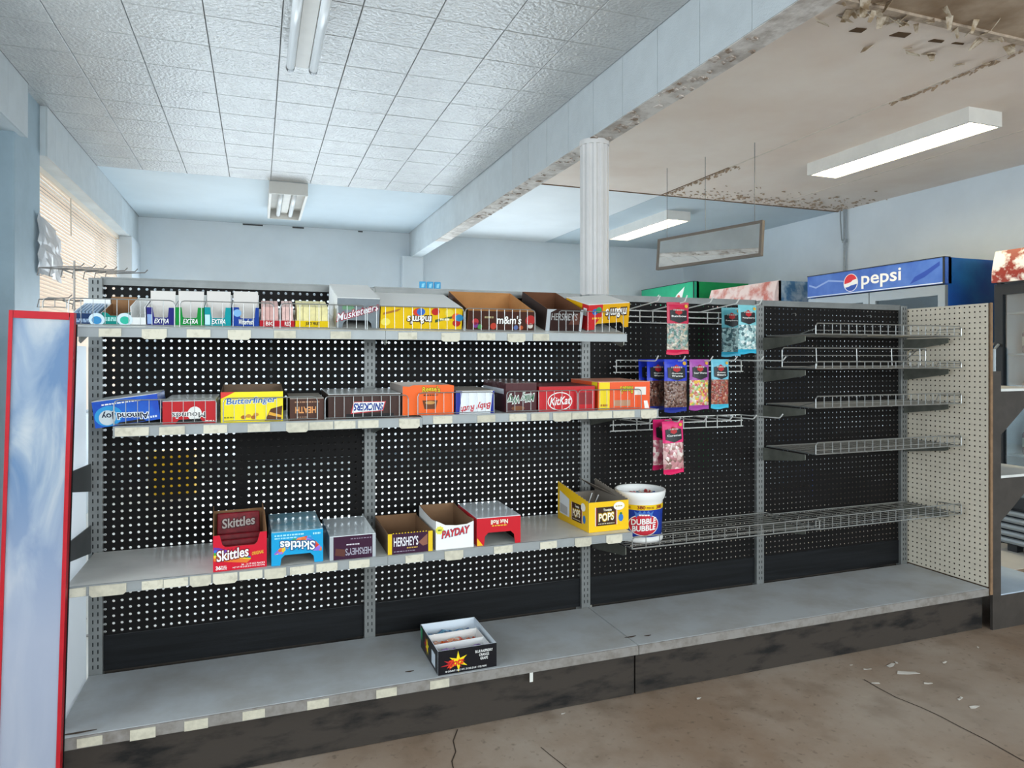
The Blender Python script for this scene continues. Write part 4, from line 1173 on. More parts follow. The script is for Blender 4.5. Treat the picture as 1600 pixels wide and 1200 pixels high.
# orange open carton
loc, w, h = mspot(629, 709, 603)
Mre = mat('orange_print', '#f0641e', 0.33)
t = carton('orange open candy carton with green lettering and a cup picture on the middle shelf', loc, w, 0.24, h, Mre, mat('pale_carton_inside', '#b9aea6', 0.6), PM, front=[(0, 0), (w, 0), (w, h), (w * 0.9, h * 1.04), (w * 0.2, h * 1.03), (w * 0.12, h * 0.98), (0, h)],
           side_m=mat('taupe_side', '#9a8f88', 0.6), group=GM)
lettering(t, "Reese's", w * 0.38, h * 0.78, w * 0.34, h * 0.18, ink('#e8c922'), off=0.02, outline=ink('#2f3d1a'), ooff=0.07, arch=h * 0.04)
squiggles(t, w * 0.40, w * 0.68, h * 0.66, 0.004, ink('#4a3a1e'), seed=11)
patch(t, 'cup_picture', [(w * 0.42, h * 0.20), (w * 0.64, h * 0.20), (w * 0.68, h * 0.50), (w * 0.38, h * 0.50)], ink('#6b3a1c'))
patch(t, 'cup_filling', disc(w * 0.53, h * 0.42, w * 0.10, h * 0.06, 14), ink('#c9924e'), n=0.001)
# white and blue carton
loc, w, h = mspot(712, 772, 611)
Mba = mat('white_blue_print', '#e9edf2', 0.33)
Mnav = mat('deep_blue_print', '#1f2f96', 0.35)
t = carton('white and blue candy carton upside down with red lettering', loc, w, 0.22, h, Mba, M_dark, PM, top=MATS['taupe_top'], side_m=Mnav, group=GM)
patch(t, 'blue_edge', [(0, 0), (w * 0.09, 0), (w * 0.16, h), (0, h)], Mnav)
patch(t, 'blue_edge', [(w * 0.90, 0), (w, 0), (w, h), (w * 0.96, h)], Mnav)
lettering(t, 'Baby Ruth', w * 0.12, h * 0.12, w * 0.78, h * 0.36, ink('#bf2238'), flip=True, shear=0.25, off=0.02, outline=ink('#f4f4f6'), ooff=0.06, rise=h * 0.18, n=0.0018)
# maroon carton
loc, w, h = mspot(790, 838, 599)
Mmw = mat('maroon_print', '#4b2024', 0.3)
t = carton('maroon candy carton upside down with green and white lettering', loc, w, 0.26, h, Mmw, M_dark, PM, top=mat('maroon_top', '#6a5450', 0.3, var=0.05), group=GM)
lettering(t, 'Milky Way', w * 0.06, h * 0.34, w * 0.86, h * 0.32, ink('#2d6a45'), flip=True, shear=0.2, off=0.012, outline=ink('#eeeeea'), ooff=0.09, rise=h * 0.10)
patch(t, 'bar_picture', disc(w * 0.4, h * 0.14, w * 0.22, h * 0.08, 14), ink('#7a4a2c'))
patch(t, 'white_stripe', rect(0.0, 0.24, h * 0.62, h * 0.80), ink('#d6d9dc'), left_side(0.26))
# red carton
loc, w, h = mspot(842, 929, 604)
Mkk = mat('kit_red_print', '#c21f27', 0.33)
t = carton('red candy carton standing upright with a white oval name on the middle shelf', loc, w, 0.22, h, Mkk, M_dark, PM, top=mat('red_top', '#7b2a2a', 0.4), group=GM)
patch(t, 'oval_rim', disc(w * 0.37, h * 0.40, w * 0.22, h * 0.38, 24), ink('#f3f0ec'))
patch(t, 'oval', disc(w * 0.37, h * 0.40, w * 0.205, h * 0.34, 24), Mkk, n=0.0009)
lettering(t, 'KitKat', w * 0.19, h * 0.26, w * 0.37, h * 0.32, WHITE, shear=0.25, off=0.015, n=0.0014, rise=h * 0.06)
patch(t, 'chocolate_picture', rect(w * 0.72, w * 0.95, h * 0.25, h * 0.75), ink('#8f262a'))
# orange carton with yellow band
loc, w, h = mspot(934, 1015, 597)
t = carton('orange candy carton with a yellow band, rightmost on the middle shelf', loc, w, 0.24, h, mat('orange_red_print', '#ec5a2a', 0.33), M_dark, PM, top=mat('orange_top', '#e7a188', 0.4), group=GM)
patch(t, 'yellow_band', rect(w * 0.02, w * 0.22, 0.001, h), ink('#f0d322'))
lettering(t, "Reese's", w * 0.42, h * 0.58, w * 0.24, h * 0.26, ink('#d9cf2a'), flip=True, off=0.02, outline=ink('#5c4417'), ooff=0.06)
patch(t, 'white_sticker', rect(w * 0.70, w * 0.92, h * 0.52, h * 0.82), ink('#e9e2da'))
patch(t, 'cup_picture', rect(w * 0.30, w * 0.62, h * 0.12, h * 0.34), ink('#b98a6c'))
patch(t, 'white_corner', [(w * 0.90, 0.002), (w * 0.99, 0.002), (w * 0.95, h * 0.3), (w * 0.88, h * 0.3)], ink('#f0ece6'))
squiggles(t, w * 0.05, w * 0.19, h * 0.12, 0.008, ink('#b2741c'), seed=48)
patch(t, 'yellow_cap', rect(0.19, 0.235, h * 0.7, h), ink('#f0d322'), left_side(0.24))

# ---------------- lower shelf
GL = 'cartons on the lower shelf'
ZLF = ZS_L + 0.0008
def lspot(u0, u1, vt, Y=YL + 0.006):
    x0, w, h = spot(u0, u1, vt, Y, ZLF)
    return (x0, Y, ZLF), w, h
# red skittles display
loc, w, h = lspot(333, 417, 834)
Msk = mat('candy_red_print', '#cc1730', 0.33)
d = 0.21
t = carton('red open candy display carton full of packets at the left of the lower shelf', (loc[0], loc[1] - 0.002, loc[2]), w, d, h, Msk, M_card, (0, 0, R(3)), front=dip(w, h, w * 0.17, w * 0.82, h * 0.66, 0.008),
           side=[(0, 0), (d, 0), (d, h), (d * 0.9, h * 1.12), (d * 0.5, h * 1.4), (0, h * 1.45)], back_h=h * 1.3, group=GL)
def rainbow_letters(t, x, z, w_, h_, flip, rise=0.0, n=0.0018, col=None, F=FRONT, out='#7a1020'):
    lettering(t, 'Skittles', x, z, w_, h_, col or WHITE, F, flip=flip, off=0.02, outline=ink(out), ooff=0.09, n=n, rise=rise)
for k, cc in enumerate(('#e0742a', '#ead23a', '#4aa83c', '#2f6fd0', '#6a2f94')):
    patch(t, 'rainbow_band', [(w * 0.01, h * (0.30 + 0.07 * k)), (w * 0.62, h * (0.17 + 0.02 * k)), (w * 0.70, h * (0.26 + 0.02 * k)), (w * 0.10, h * (0.38 + 0.07 * k)), (w * 0.01, h * (0.38 + 0.075 * k))], ink(cc), n=0.0005 + 0.00008 * (4 - k))
rainbow_letters(t, w * 0.07, h * 0.32, w * 0.58, h * 0.28, False, rise=h * 0.08)
lettering(t, 'ORIGINAL', w * 0.72, h * 0.38, w * 0.22, h * 0.09, ink('#e8b63a'), shear=0.2, rise=h * 0.03)
lettering(t, '36', w * 0.05, h * 0.05, w * 0.09, h * 0.10, WHITE, off=0.03)
lettering(t, 'FULL', w * 0.15, h * 0.10, w * 0.10, h * 0.05, WHITE)
lettering(t, 'PACKS', w * 0.15, h * 0.04, w * 0.10, h * 0.05, WHITE)
lettering(t, 'NET WT 78.12 OZ (4 LB 14.12 OZ) 2.21kg', w * 0.36, h * 0.04, w * 0.60, h * 0.05, WHITE, off=0.01)
lettering(t, '36 - 2.17 OZ PACKS', w * 0.52, h * 0.11, w * 0.44, h * 0.045, WHITE, off=0.01)
Mpk = mat('packet_foil_red', '#7d0f1e', 0.45, var=0.3, scale=45, bump=0.3, bscale=80, spec=0.2)
for k in range(4):
    yk = 0.03 + 0.04 * k
    zt_ = h * (0.58, 0.66, 0.74, 1.28)[k]
    MB().prism([(0.010, yk, 0.005), (w - 0.010, yk, 0.005), (w - 0.012, yk + 0.02, zt_), (0.012, yk + 0.02, zt_)],
               [(0.010, yk + 0.012, 0.005), (w - 0.010, yk + 0.012, 0.005), (w - 0.012, yk + 0.032, zt_), (0.012, yk + 0.032, zt_)]).build('candy_packet', Mpk, t, bevel=0.003)
Fk = lambda s, q, n: (s, 0.15 + 0.02 * q / (h * 1.28) - n - 0.0015, q)
rainbow_letters(t, w * 0.18, h * 0.88, w * 0.64, h * 0.26, False, rise=h * 0.06, n=0.001, col=ink('#b7a9a4'), F=Fk, out='#4a0c16')
# blue skittles, turned over
loc, w, h = lspot(424, 505, 830)
Mtb = mat('tropic_blue_print', '#1b9cd0', 0.3)
t = carton('sky blue candy carton turned over on its legs beside the red display', loc, w, 0.27, h, Mtb, M_card_g, (0, 0, R(1)), front=notch(w, h, w * 0.17, w * 0.83, h * 0.30), base=False, top=mat('film_over_blue', '#7fb9cf', 0.12, scale=18, col2='#a9c4cc', lo=0.4, hi=0.65, coat=0.5, bump=0.15), group=GL)
patch(t, 'rainbow_band', [(w * 0.03, h * 0.34), (w * 0.20, h * 0.58), (w * 0.42, h * 0.78), (w * 0.75, h * 0.84), (w * 0.97, h * 0.44), (w * 0.97, h * 0.34), (w * 0.80, h * 0.36), (w * 0.70, h * 0.64), (w * 0.40, h * 0.62), (w * 0.20, h * 0.34)], candy_mat('tropic_candy', ['#d9342e', '#e9c12a', '#3aa048', '#e06f2a', '#8f6ad0', '#2d8fd0'], 70))
rainbow_letters(t, w * 0.17, h * 0.44, w * 0.66, h * 0.26, True, rise=-h * 0.08, out='#175a8c')
squiggles(t, w * 0.06, w * 0.62, h * 0.88, 0.005, ink('#9fdcf2'), seed=21)
squiggles(t, w * 0.06, w * 0.5, h * 0.80, 0.004, ink('#9fdcf2'), seed=22)
squiggles(t, w * 0.80, w * 0.95, h * 0.86, 0.006, ink('#a9e2f4'), seed=49)
# purple chocolate carton, turned over, silver film top
loc, w, h = lspot(515, 587, 837)
Mhp = mat('aubergine_print', '#3a1a33', 0.33)
t = carton('purple chocolate carton turned over with a silver film top and silver edges', loc, w, 0.27, h, Mhp, M_dark, top=M_film, side_m=Msil, group=GL)
patch(t, 'silver_edge', rect(0, w * 0.08, 0, h), Msil)
patch(t, 'silver_edge', rect(w * 0.93, w, 0, h), Msil)
lettering(t, "HERSHEY'S", w * 0.34, h * 0.16, w * 0.56, h * 0.30, ink('#a9a5b4'), flip=True, off=0.015)
squiggles(t, w * 0.36, w * 0.64, h * 0.60, 0.004, ink('#d6d0d8'), seed=50)
squiggles(t, w * 0.45, w * 0.9, h * 0.85, 0.003, ink('#8f8294'), seed=24)
patch(t, 'chocolate_picture', [(w * 0.11, h * 0.2), (w * 0.32, h * 0.12), (w * 0.34, h * 0.42), (w * 0.13, h * 0.5)], ink('#5b332b'))
# purple chocolate carton, open, yellow edges
loc, w, h = lspot(606, 676, 832)
t = carton('purple open chocolate carton with yellow edges on the lower shelf', loc, w, 0.26, h, Mhp, mat('kraft_inside', '#7b5c43', 0.8, var=0.1), side_m=mat('kraft_side', '#6d5747', 0.7), back_h=h + 0.006, group=GL)
My = ink('#e6c11c')
patch(t, 'yellow_edge', rect(0, w * 0.09, 0, h), My)
patch(t, 'yellow_edge', rect(w * 0.90, w, 0, h), My)
lettering(t, "HERSHEY'S", w * 0.13, h * 0.38, w * 0.54, h * 0.44, ink('#e9e6ee'), off=0.015)
squiggles(t, w * 0.42, w * 0.66, h * 0.24, 0.004, ink('#c9a24a'), seed=51)
patch(t, 'chocolate_picture', [(w * 0.68, h * 0.5), (w * 0.88, h * 0.88), (w * 0.88, h * 0.36), (w * 0.78, h * 0.3)], ink('#8a5a4a'))
squiggles(t, w * 0.13, w * 0.6, h * 0.10, 0.003, ink('#8f8294'), seed=25)
for k in range(12):
    x = w * (0.1 + 0.8 * k / 12)
    MB().face([(x, -0.0003, h - 0.001), (x + w * 0.04, -0.0003, h - 0.001), (x + w * 0.02, -0.0003, h + 0.003)]).build('torn_tooth', My, t)
# white payday carton
loc, w, h = lspot(681, 740, 816)
Mpd = mat('payday_white_print', '#ecebe8', 0.35)
d = 0.26
t = carton('white open candy carton with red lettering and a wavy cut front', loc, w, d, h, Mpd, mat('kraft_inside2', '#84644a', 0.8, var=0.1), back_h=h + 0.012,
           front=[(0, 0), (w, 0), (w, h), (w * 0.82, h * 0.90), (w * 0.55, h * 0.88), (w * 0.25, h * 0.92), (w * 0.08, h * 1.05), (0, h * 1.1)], side=[(0, 0), (d, 0), (d, h * 1.08), (d * 0.75, h * 1.02), (d * 0.3, h * 1.06), (0, h + 0.012)], group=GL)
lettering(t, 'PAYDAY', w * 0.16, h * 0.50, w * 0.72, h * 0.26, ink('#d9382a'), shear=0.15, off=0.012, outline=ink('#27306f'), ooff=0.06, rise=h * 0.14)
patch(t, 'yellow_badge', star(w * 0.10, h * 0.74, w * 0.12, h * 0.17, 9, 0.8), ink('#e8df5a'))
squiggles(t, w * 0.05, w * 0.15, h * 0.72, 0.005, ink('#5a7a2a'), seed=52, n=0.0016)
# red nut roll carton on legs
loc, w, h = lspot(745, 813, 808)
Mnr = mat('nut_roll_red', '#c81f2c', 0.33)
t = carton('red candy carton turned over on two legs with a silver film top', loc, w, 0.26, h, Mnr, M_dark, (0, 0, R(-1)), front=notch(w, h, w * 0.16, w * 0.87, h * 0.46, 0.012), base=False, top=M_film, group=GL)
lettering(t, 'Nut Roll', w * 0.32, h * 0.76, w * 0.38, h * 0.15, ink('#f2e9d8'), flip=True, off=0.03, n=0.0014)
squiggles(t, w * 0.34, w * 0.68, h * 0.68, 0.004, ink('#e8b63a'), seed=53)
patch(t, 'yellow_foot', [(0.001, 0.001), (w * 0.14, 0.001), (0.001, h * 0.3)], ink('#f0b824'))
# yellow pops carton
YPF = 2.325
x0 = 1.158
w, d, h = 0.172, 0.265, 0.112
Mtp = mat('pops_yellow_print', '#f2c21c', 0.33)
zz_ = lambda n_: [(d * (1 - i / n_), h * (1.0 + 0.34 * (i / n_)) + (0.004 if i % 2 else 0.0)) for i in range(n_ + 1)]
t = carton('yellow lollipop carton with a raised serrated side at the right of the lower shelf', (x0, YPF, ZLF), w, d, h, Mtp, mat('grey_board_inside', '#8d8378', 0.7), (0, 0, R(2)),
           side=[(0, 0), (d, 0)] + zz_(26), group=GL, back_h=h * 0.9)
def pops(F, ox, oz, sw, sh, n0=0.0006):
    patch(t, 'white_stripe', rect(ox - sw * 0.10, ox + sw * 1.10, oz, oz + sh), ink('#f0ece0'), F, n0)
    patch(t, 'maroon_stripe', rect(ox - sw * 0.06, ox + sw * 1.06, oz, oz + sh), ink('#8a2a2a'), F, n0 + 0.0003)
    patch(t, 'brown_plate', rect(ox, ox + sw, oz, oz + sh), ink('#3a2415'), F, n0 + 0.0006)
    lettering(t, 'POPS', ox + sw * 0.10, oz + sh * 0.26, sw * 0.80, sh * 0.40, ink('#f6f0dc'), F, off=0.02, outline=ink('#c9a227'), ooff=0.1, n=n0 + 0.0018, rise=sh * 0.05)
    lettering(t, 'Tootsie', ox + sw * 0.34, oz + sh * 0.78, sw * 0.44, sh * 0.13, ink('#f6f0dc'), F, n=n0 + 0.0014, off=0.03)
    squiggles(t, ox + sw * 0.06, ox + sw * 0.94, oz + sh * 0.08, sh * 0.05, ink('#cbbfa4'), F, 31, n=n0 + 0.0012)
pops(FRONT, w * 0.20, h * 0.20, w * 0.46, h * 0.62)
patch(t, 'white_badge', disc(w * 0.75, h * 0.82, w * 0.14, h * 0.14), ink('#f2efe4'), n=0.0022)
squiggles(t, w * 0.66, w * 0.84, h * 0.80, 0.004, ink('#b8a03a'), seed=33, n=0.0027)
patch(t, 'blue_picture', disc(w * 0.80, h * 0.42, w * 0.06, h * 0.13), ink('#2f78c4'), n=0.0014)
patch(t, 'green_picture', disc(w * 0.80, h * 0.56, w * 0.03, h * 0.04), ink('#3a7a3a'), n=0.0018)
LSP = left_side(d)
pops(LSP, d * 0.50, h * 0.20, d * 0.28, h * 0.62)
patch(t, 'nutrition_label', [(d * 0.08, h * 0.25), (d * 0.40, h * 0.22), (d * 0.40, h * 0.86), (d * 0.08, h * 1.05)], ink('#dfe2e2'), LSP)
patch(t, 'nutrition_print', [(d * 0.10, h * 0.30), (d * 0.34, h * 0.27), (d * 0.34, h * 0.55), (d * 0.10, h * 0.62)], ink('#b6b4b0'), LSP, 0.0012)
patch(t, 'white_badge', disc(d * 0.84, h * 0.78, d * 0.07, h * 0.14), ink('#f2efe4'), LSP, 0.0012)
patch(t, 'blue_picture', disc(d * 0.87, h * 0.38, d * 0.04, h * 0.14), ink('#2f78c4'), LSP, 0.0012)
MB().tube([(w * 0.30, d * 0.55, 0.01), (w * 0.42, d * 0.40, h * 1.12)], 0.0018).build('lollipop_stick', M_wht, t)
MB().tube([(w * 0.50, d * 0.62, 0.01), (w * 0.60, d * 0.42, h * 1.02)], 0.0018).build('lollipop_stick', M_wht, t)
MB().prism([(w - 0.004, d * 0.30, h * 0.98), (w - 0.004, d * 0.98, h * 0.98), (w * 0.55, d * 0.98, h * 1.42)], [(w - 0.001, d * 0.30, h * 0.98), (w - 0.001, d * 0.98, h * 0.98), (w * 0.56, d * 0.99, h * 1.43)]).build('folded_flap', MATS['grey_board_inside'], t)

# ---------------- base deck: black sour candy box
w, d, h = 0.208, 0.255, 0.081
Mzz = mat('black_print', '#17161b', 0.33)
t = carton('black open candy box with a yellow and red burst, alone on the base deck', (0.566, 2.262, ZB + 0.001), w, d, h, Mzz, mat('white_blue_inside', '#dfe6ee', 0.5), (0, 0, R(0.5)), group='candy boxes on the base deck')
for k in (1, 2):
    y = d * (k / 3.0)
    MB().prism([(0.004, y, 0.004), (w * 0.90, y, 0.004), (w * 0.90, y - 0.006, h * 0.93), (0.006, y - 0.006, h * (0.86 + 0.02 * k))], [(0.004, y + 0.002, 0.004), (w * 0.90, y + 0.002, 0.004), (w * 0.90, y - 0.004, h * 0.93), (0.006, y - 0.004, h * (0.86 + 0.02 * k))]).build('divider', M_wht, t)
MB().box(w * 0.90, w * 0.905, 0.006, d * 0.70, 0.004, h * 0.93).build('divider', M_wht, t)
for k, cols in enumerate((['#7a5a9a', '#a98fc0', '#4a3470', '#d0c4da'], ['#e0662a', '#c9421e', '#e8a07a', '#d9cfc8'], ['#2f78b0', '#1d4f86', '#7fb4d6', '#3a8fb0'])):
    mb = MB()
    y0_, y1_ = d * k / 3 + 0.008, d * (k + 1) / 3 - 0.012
    rg = random.Random(50 + k)
    nx_ = 12
    hh_ = [[h * (0.50 + 0.22 * rg.random()) for _ in range(4)] for _ in range(nx_ + 1)]
    for i in range(nx_):
        for j in range(3):
            f = lambda a, b_: (0.006 + (w * 0.89 - 0.01) * a / nx_, y0_ + (y1_ - y0_) * b_ / 3, hh_[a][b_])
            mb.face([f(i, j), f(i + 1, j), f(i + 1, j + 1), f(i, j + 1)])
    mb.box(0.008, w * 0.89 - 0.006, y0_ + 0.002, y1_ - 0.002, 0.004, h * 0.46)
    o = mb.build('wrapped_candy', candy_mat('wrap_candy_%d' % k, cols, 75, 0.25), t)
    o['kind'] = 'stuff'
patch(t, 'red_burst', star(w * 0.25, h * 0.40, w * 0.22, h * 0.24, 6, 0.35, 0.25), ink('#b3242a'))
patch(t, 'yellow_burst', star(w * 0.34, h * 0.47, w * 0.17, h * 0.44, 6, 0.34, 0.55), ink('#f0d61e'), n=0.0009)
lettering(t, 'Zotz', w * 0.16, h * 0.32, w * 0.27, h * 0.26, ink('#d9381e'), shear=0.2, off=0.04, n=0.0018, rise=h * 0.10)
for k, s_ in enumerate(('BLUE RASPBERRY', 'ORANGE', 'GRAPE')):
    ww = (0.30, 0.17, 0.13)[k]
    lettering(t, s_, w * (0.78 - ww / 2), h * (0.705 - 0.155 * k), w * ww, h * 0.11, WHITE, off=0.01)
lettering(t, '48 COUNT / NET WT. 33 OZ (2 LB 1 OZ) 960G', w * 0.12, h * 0.06, w * 0.70, h * 0.09, WHITE, off=0.01)
LZ = left_side(d)
patch(t, 'green_print', [(d * 0.02, h * 0.5), (d * 0.12, h * 0.35), (d * 0.14, h * 0.9), (d * 0.02, h * 0.95)], ink('#3f9a6a'), LZ)
patch(t, 'red_burst', star(d * 0.36, h * 0.5, d * 0.12, h * 0.4, 6, 0.4), ink('#b3242a'), LZ)
patch(t, 'yellow_burst', star(d * 0.42, h * 0.5, d * 0.10, h * 0.42, 6, 0.4, 0.3), ink('#f0d61e'), LZ, 0.0009)
patch(t, 'white_panel', rect(d * 0.66, d * 0.86, h * 0.14, h * 0.7), ink('#cfd8e2'), LZ)

# ---------------- bubble gum tub on the low wire shelf
tx, ty, tz = xat(1000, 2.452), 2.452, 0.5365
tub = thing('gum_tub', 'white and blue bubble gum tub with a red oval on the low wire shelf', 'tub', (tx, ty, tz), (0, 0, 0))
Rb, Rt, Ht = 0.083, 0.092, 0.190
rad = lambda z: Rb + (Rt - Rb) * z / Ht
M_tub = mat('white_plastic_tub', '#eeeeec', 0.3)
MB().lathe([(0.0, 0.0), (Rb + 0.006, 0.0), (Rb + 0.008, 0.006), (Rb + 0.006, 0.018), (Rb, 0.020), (rad(0.158), 0.158), (rad(0.165) + 0.006, 0.166), (Rt + 0.008, 0.180), (Rt + 0.010, 0.196), (Rt + 0.007, 0.199), (Rt + 0.003, 0.197), (Rt + 0.001, 0.186), (Rt - 0.004, 0.150), (Rb - 0.005, 0.012), (0.0, 0.012)], 0, 0, 0, sides=48).build('tub_body', M_tub, tub, smooth=True)
MB().lathe([(rad(0.020) + 0.0008, 0.021), (rad(0.128) + 0.0008, 0.128)], 0, 0, 0, sides=48).build('blue_label', mat('label_blue', '#1f3a9a', 0.3), tub, smooth=True)
MB().lathe([(rad(0.128) + 0.0009, 0.128), (rad(0.148) + 0.0009, 0.148)], 0, 0, 0, sides=48).build('yellow_label_band', mat('label_yellow', '#f0c81e', 0.3), tub, smooth=True)
A0 = math.atan2(-ty, -tx)              # side of the tub that faces the aisle
def FT(s, t_, n):
    g = A0 + (s + 0.016) / 0.088
    r_ = rad(t_) + 0.0009 + n
    return (r_ * math.cos(g), r_ * math.sin(g), t_)
def tubpatch(name, cx, cz, rx, rz, m, n):
    mb = MB()
    K = 28
    rings = []
    for q in (1.0, 0.66, 0.33):
        rings.append([(cx + rx * q * math.cos(2 * math.pi * i / K), cz + rz * q * math.sin(2 * math.pi * i / K)) for i in range(K)])
    for a in range(2):
        for i in range(K):
            j = (i + 1) % K
            mb.face([FT(*rings[a][i], n), FT(*rings[a][j], n), FT(*rings[a + 1][j], n), FT(*rings[a + 1][i], n)])
    mb.face([FT(*p, n) for p in rings[2]])
    mb.build(name, m, tub)
tubpatch('oval_rim', 0.0, 0.069, 0.066, 0.043, ink('#f2efee'), 0.0006)
tubpatch('red_oval', 0.0, 0.069, 0.062, 0.040, ink('#c8283a'), 0.0012)
lettering(tub, 'DUBBLE', -0.050, 0.073, 0.100, 0.021, WHITE, FT, off=0.03, n=0.0020, rise=0.008)
lettering(tub, 'BUBBLE', -0.046, 0.047, 0.094, 0.021, WHITE, FT, off=0.03, n=0.0020, rise=0.008)
lettering(tub, '380', -0.026, 0.132, 0.030, 0.013, ink('#8a2a1e'), FT, off=0.03, n=0.0010)
lettering(tub, 'PIECES', 0.010, 0.133, 0.030, 0.008, ink('#8a4a1e'), FT, off=0.02, n=0.0010)
lettering(tub, 'PIECES', -0.082, 0.133, 0.030, 0.008, ink('#8a4a1e'), FT, off=0.02, n=0.0010)
lettering(tub, '380', 0.052, 0.132, 0.030, 0.013, ink('#8a2a1e'), FT, off=0.03, n=0.0010)
patch(tub, 'crown', [(-0.030, 0.098), (0.028, 0.098), (0.038, 0.124), (0.024, 0.116), (0.016, 0.127), (0.008, 0.116), (0.0, 0.127), (-0.008, 0.116), (-0.016, 0.127), (-0.024, 0.116), (-0.038, 0.124)], ink('#4a78c4'), FT, 0.0014)
squiggles(tub, -0.020, 0.020, 0.106, 0.006, WHITE, FT, seed=54, n=0.0022)
mb = MB()
rg = random.Random(77)
for k in range(60):
    g, r_ = rg.uniform(0, 6.28), 0.078 * math.sqrt(rg.random())
    x, y = r_ * math.cos(g), r_ * math.sin(g)
    mb.tube([(x - 0.009, y, 0.165 + rg.uniform(-0.006, 0.014)), (x + 0.009, y + rg.uniform(-0.008, 0.008), 0.165 + rg.uniform(-0.006, 0.014))], 0.006, 6)
o = mb.build('wrapped_gum', candy_mat('gum_wraps', ['#d9c7b8', '#2f6f86', '#c9a38f', '#b33a3a', '#e9e2d6', '#3a5f9a'], 60), tub); o['kind'] = 'stuff'

# ================================================================== HANGING BAGS
M_emb = mat('bag_emblem_black', '#26282c', 0.35)
M_logo = mat('bag_logo_red', '#b5262c', 0.4)
def bag(label, X, Y, zh, w, h, col, seal, cands, cscale, words_, rz=0.0, roll=0.0, fat=0.016, tie='#e9e6df', back=False):
    t = thing('candy_bag', label, 'candy bag', (X, Y, zh), (0, roll, rz), 'bags of sweets on the hook bars')
    Mc = mat('bag_' + col.lstrip('#'), col, 0.28, var=0.05, scale=30, bump=0.08, bscale=40)
    Msl = mat('bag_' + seal.lstrip('#'), seal, 0.28, var=0.05, scale=30)
    Mw = candy_mat('sweets_%s_%s' % (cands[0].lstrip('#'), cands[1].lstrip('#')), cands, cscale, 0.2)
    rg = random.Random(int(X * 1000) + int(zh * 100))
    NX, NZ = 10, 22
    ztop, zbot = 0.016, 0.016 - h
    ph = [rg.uniform(-1, 1) for _ in range(6)]
    def P_(i, j, s):
        a, b = i / NX * 2 - 1, j / NZ
        z = ztop + (zbot - ztop) * b
        fatz = max(0.0, math.sin(math.pi * min(max((b - 0.05) / 0.89, 0), 1))) ** 0.6 * (0.35 + 0.65 * b)
        bulge = fat * fatz * max(0.0, (1 - a * a)) ** 0.55
        ww = w / 2 * (1 - 0.05 * fatz)
        if b > 0.92:
            ww = w / 2 * (1 + 0.04 * math.sin(6 * a + ph[0]))
            z += 0.003 * math.sin(3 * a + ph[1])
        wr = 0.0016 * math.sin(9 * a + 7 * b + ph[2]) * fatz + 0.001 * math.sin(17 * b + 5 * a + ph[3]) * fatz
        return (a * ww, s * (bulge + 0.0007) + (wr if s < 0 else 0), z)
    def strip(j0, j1, name, m):
        mb = MB()
        for s in (-1, 1):
            for i in range(NX):
                for j in range(j0, j1):
                    q = [P_(i, j, s), P_(i, j + 1, s), P_(i + 1, j + 1, s), P_(i + 1, j, s)]
                    mb.face(q if s < 0 else q[::-1])
        return mb.build(name, m, t, smooth=True)
    strip(0, 9, 'printed_header', Mc)
    strip(9, 20, 'clear_window', Mw)
    strip(20, 22, 'bottom_seal', Msl)
    def FB(s, q, n):
        b = (ztop - q) / (ztop - zbot)
        a = s / (w / 2)
        fatz = max(0.0, math.sin(math.pi * min(max((b - 0.05) / 0.89, 0), 1))) ** 0.6 * (0.35 + 0.65 * b)
        bulge = fat * fatz * max(0.0, (1 - a * a)) ** 0.55
        return (s, -(bulge + 0.0028 + n), q)
    zz = lambda b: ztop + (zbot - ztop) * b
    def grid_patch(name, poly, m, n):
        mb = MB(); mb.face([FB(a, b, n) for a, b in poly]); mb.build(name, m, t)
    for k in range(6):
        xa, xb = -w * 0.38 + w * 0.76 * k / 6, -w * 0.38 + w * 0.76 * (k + 1) / 6
        lo_ = lambda x: zz(0.345) - 0.012 * (1 - (abs(x) / (w * 0.38)))
        hi_ = lambda x: zz(0.155) + 0.004 * (1 - (abs(x) / (w * 0.38)))
        grid_patch('black_emblem', [(xa, lo_(xa)), (xb, lo_(xb)), (xb, hi_(xb)), (xa, hi_(xa))], M_emb, 0.0004)
    grid_patch('red_logo', [(-w * 0.16, zz(0.21)), (0, zz(0.245)), (w * 0.16, zz(0.21)), (w * 0.14, zz(0.14)), (0, zz(0.10)), (-w * 0.14, zz(0.14))], M_logo, 0.0012)
    squiggles(t, -w * 0.24, w * 0.24, zz(0.165), h * 0.03, ink('#b9aba4'), FB, seed=55, n=0.0024)
    for k, s_ in enumerate(words_):
        ww = min(0.66, 0.095 * len(s_)) * w
        lettering(t, s_, -ww / 2, zz(0.285 + 0.045 * k), ww, h * 0.034, ink('#e9e9e6'), FB, n=0.0026, off=0.02)
    grid_patch('price_dot', disc(w * 0.36, zz(0.075), w * 0.08, w * 0.07, 12), ink('#d8a63a'), 0.0012)
    return t
hk = lambda lst, i: lst[i]
XH, YH, ZH = h1[1]
bag('pinkish red bag of rainbow sour sweets alone on the upper hook bar', XH - 0.012, 2.412, 1.472, 0.104, 0.212, '#c52a4c', '#d5244f', ['#7d8f86', '#b8a995', '#5f7f78', '#a79b94', '#8aa39b', '#c7bfae'], 95, ['Rainbow'])
XH, YH, ZH = h1[3]
bag('turquoise bag of raspberry sweets hanging further back, left of its pair', xat(1147, 2.52), 2.54, 1.468, 0.092, 0.215, '#5fb0bd', '#2ba3c4', ['#4f6f74', '#86a9ac', '#35575e', '#9dbfc0'], 90, ['Raspberry'], rz=R(-10))
XH, YH, ZH = h1[4]
